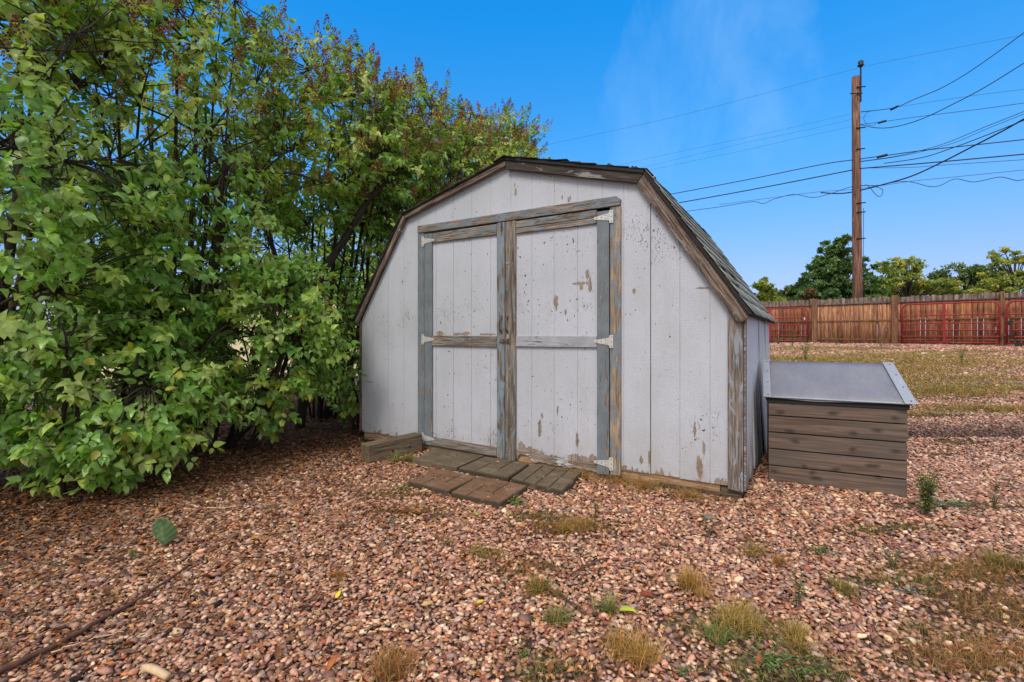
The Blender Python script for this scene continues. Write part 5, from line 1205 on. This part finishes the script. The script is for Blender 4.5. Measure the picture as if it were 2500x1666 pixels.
TF_ = [(984, 1129, .13, .10, 120, 'green', 'blue-green grass tuft growing at the right end of the loose beam'),
 (1308, 1452, .075, .09, 150, 'mix', 'olive grass tuft at lower centre, left of the dark curved stick'),
 (1358, 1517, .06, .07, 110, 'green', 'short green grass tuft below the olive one at lower centre'),
 (1485, 1503, .085, .07, 60, 'green', 'sparse green grass tuft beside the long yellow-green leaf'),
 (1684, 1440, .10, .10, 150, 'gold', 'golden dry grass tuft alone in the gravel below the shed corner'),
 (1536, 1612, .09, .13, 200, 'gold', 'spiky golden grass tuft at the bottom edge, right of centre'),
 (1812, 1530, .065, .15, 420, 'gold2', 'widest olive-gold grass tuft, lower right of centre'),
 (1938, 1562, .07, .08, 200, 'gold2', 'olive grass tuft just right of the widest one'),
 (1760, 1566, .06, .07, 120, 'green', 'small green tuft under the left side of the widest tuft'),
 (2067, 1455, .05, .09, 120, 'mix', 'low olive tuft in the gravel below the wooden box'),
 (1830, 1350, .05, .10, 110, 'mix', 'low olive tuft between the shed corner and the box'),
 (1895, 1378, .06, .07, 80, 'rust', 'small rusty tuft right of the low olive one between shed and box'),
 (2470, 1390, .09, .14, 170, 'mix', 'tall olive grass tuft at the right picture edge'),
 (1390, 1290, .05, .17, 300, 'dry', 'dry tan grass tuft in front of the two front pavers, right one'),
 (1180, 1360, .05, .12, 140, 'mix', 'faded olive tuft halfway between the pavers and the bottom edge'),
 (950, 1640, .10, .12, 110, 'rust', 'dead rusty grass tuft at the bottom edge, left of centre'),
 (835, 1420, .05, .07, 60, 'rust', 'dead reddish tuft on the gravel below the loose beam')]
for X, Y, h, rd, n, pl, lb in TF_: tuft(lb, X, Y, h, rd, n, pl)
WD_ = [(987, 1196, .05, 14, 'green', .03, 'bushy green weed at the left corner of the brown pavers', .12, False),
 (1261, 1232, .05, 12, 'green', .055, 'flat dandelion-like rosette at the front corner of the brown pavers', .09, False),
 (961, 1280, .03, 12, 'blue', .014, 'bluish mat-forming weed on the gravel below the pavers', .07, False),
 (859, 1288, .03, 7, 'blue', .014, 'smaller bluish weed left of the bluish mat', .05, False),
 (1083, 1264, .035, 9, 'green', .016, 'small green weed in the gravel right below the reddish paver', .06, False),
 (1091, 1330, .035, 9, 'green', .018, 'small dark green weed farther out below the reddish paver', .06, False),
 (1454, 1268, .09, 6, 'green', .022, 'lone upright green seedling in front of the right shed wall', .03, True),
 (1140, 1110, .03, 5, 'blue', .022, 'thin green weed sprouting on the smooth grey paver', .07, False),
 (1948, 1485, .11, 5, 'green', .03, 'upright bright green weed in the gravel below the box', .04, True),
 (1290, 1608, .05, 10, 'green', .022, 'mossy green weed cluster at the bottom, below centre', .07, False),
 (1669, 1652, .03, 8, 'green', .022, 'little clover clump at the bottom edge', .05, False),
 (1872, 1630, .06, 26, 'green', .026, 'leafy green clover patch around the rust coloured leaf', .17, False),
 (1985, 1650, .05, 14, 'green', .024, 'leafy green patch at the bottom, right of the clover', .12, False),
 (2006, 1350, .04, 14, 'green', .018, 'green ferny mat in the gravel just below the box', .12, False),
 (2262, 1262, .22, 46, 'green', .038, 'tallest bushy green weed, standing right of the wooden box', .09, True),
 (2300, 1240, .10, 18, 'blue', .016, 'grey-green sprawling weed behind the tallest one', .22, False),
 (2340, 1240, .08, 16, 'blue', .016, 'grey-green sprawling weed farther right of the tallest one', .20, False),
 (2428, 1246, .09, 10, 'green', .024, 'bright green weed near the right edge beside the sprawling ones', .07, True),
 (2430, 1202, .06, 8, 'green', .02, 'small green weed above the bright one near the right edge', .05, True),
 (2179, 1398, .08, 12, 'green', .02, 'feathery green weed right below the level pale stalk', .07, True),
 (2219, 1450, .05, 10, 'blue', .02, 'bluish green low weed left of the rusty grass', .08, False),
 (2265, 1445, .04, 8, 'green', .018, 'small green weed touching the left of the rusty grass', .06, False),
 (1934, 856, .42, 12, 'green', .06, 'bushy green weed near the left farm gate, rear one of two', .22, True),
 (1966, 880, .45, 16, 'green', .06, 'bushy green weed behind the box lid, front one of two', .28, True),
 (2042, 845, .34, 8, 'green', .06, 'green weed at the foot of the fence below the left brown post', .16, True),
 (2151, 850, .32, 9, 'green', .06, 'green weed at the foot of the fence left of the second brown post', .22, True),
 (2348, 888, .42, 9, 'green', .05, 'lone green weed out in the yard before the large red gate', .18, True),
 (1900, 842, .25, 14, 'green', .06, 'low green growth along the fence below the left red gate', .5, True)]
for X, Y, h, n, pl, lf, lb, sp, up in WD_: weed(lb, X, Y, h, n, pl, lf, spread=sp, upright=up)
# dead weeds leaning along the foot of the front wall
for s, h, lb in ((2.45, .10, 'dead brown weed at the shed foot just right of the pavers'), (2.75, .13, 'dead tangled weed at the shed foot below the bottom right hinge'), (3.0, .12, 'dead straw-coloured weed at the shed foot under the dark panel seam'), (3.25, .10, 'dead brown weed at the shed foot above the dark skid block')):
    p = SH0+UV*s-VV*.06; p.z = float(gz(p.x, p.y)); tuft(lb, 0, 0, h*1.2, .2, 80, 'dry', 'dead weed', 'dead_weed', 1.6, 'dead weeds along the shed foot', .0016, loc=p)
p = SH0+UV*3.36-VV*.10; p.z = float(gz(p.x, p.y)); m_ = MB()
m_.tube([(0, 0, 0), (-.01, 0, .12), (.012, 0, .2), (-.012, .01, .30)], [.003, .0025, .002, .001], 5)
for i in range(7): z = .08+.03*i; m_.tube([(0, 0, z), (.02*(-1)**i, -.005, z+.03)], .0013, 3)
tag(m_.build('dry_stalk', M['straw'], None, loc=p), 'tall dry brown stalk standing before the right end of the shed', 'dry stalk')
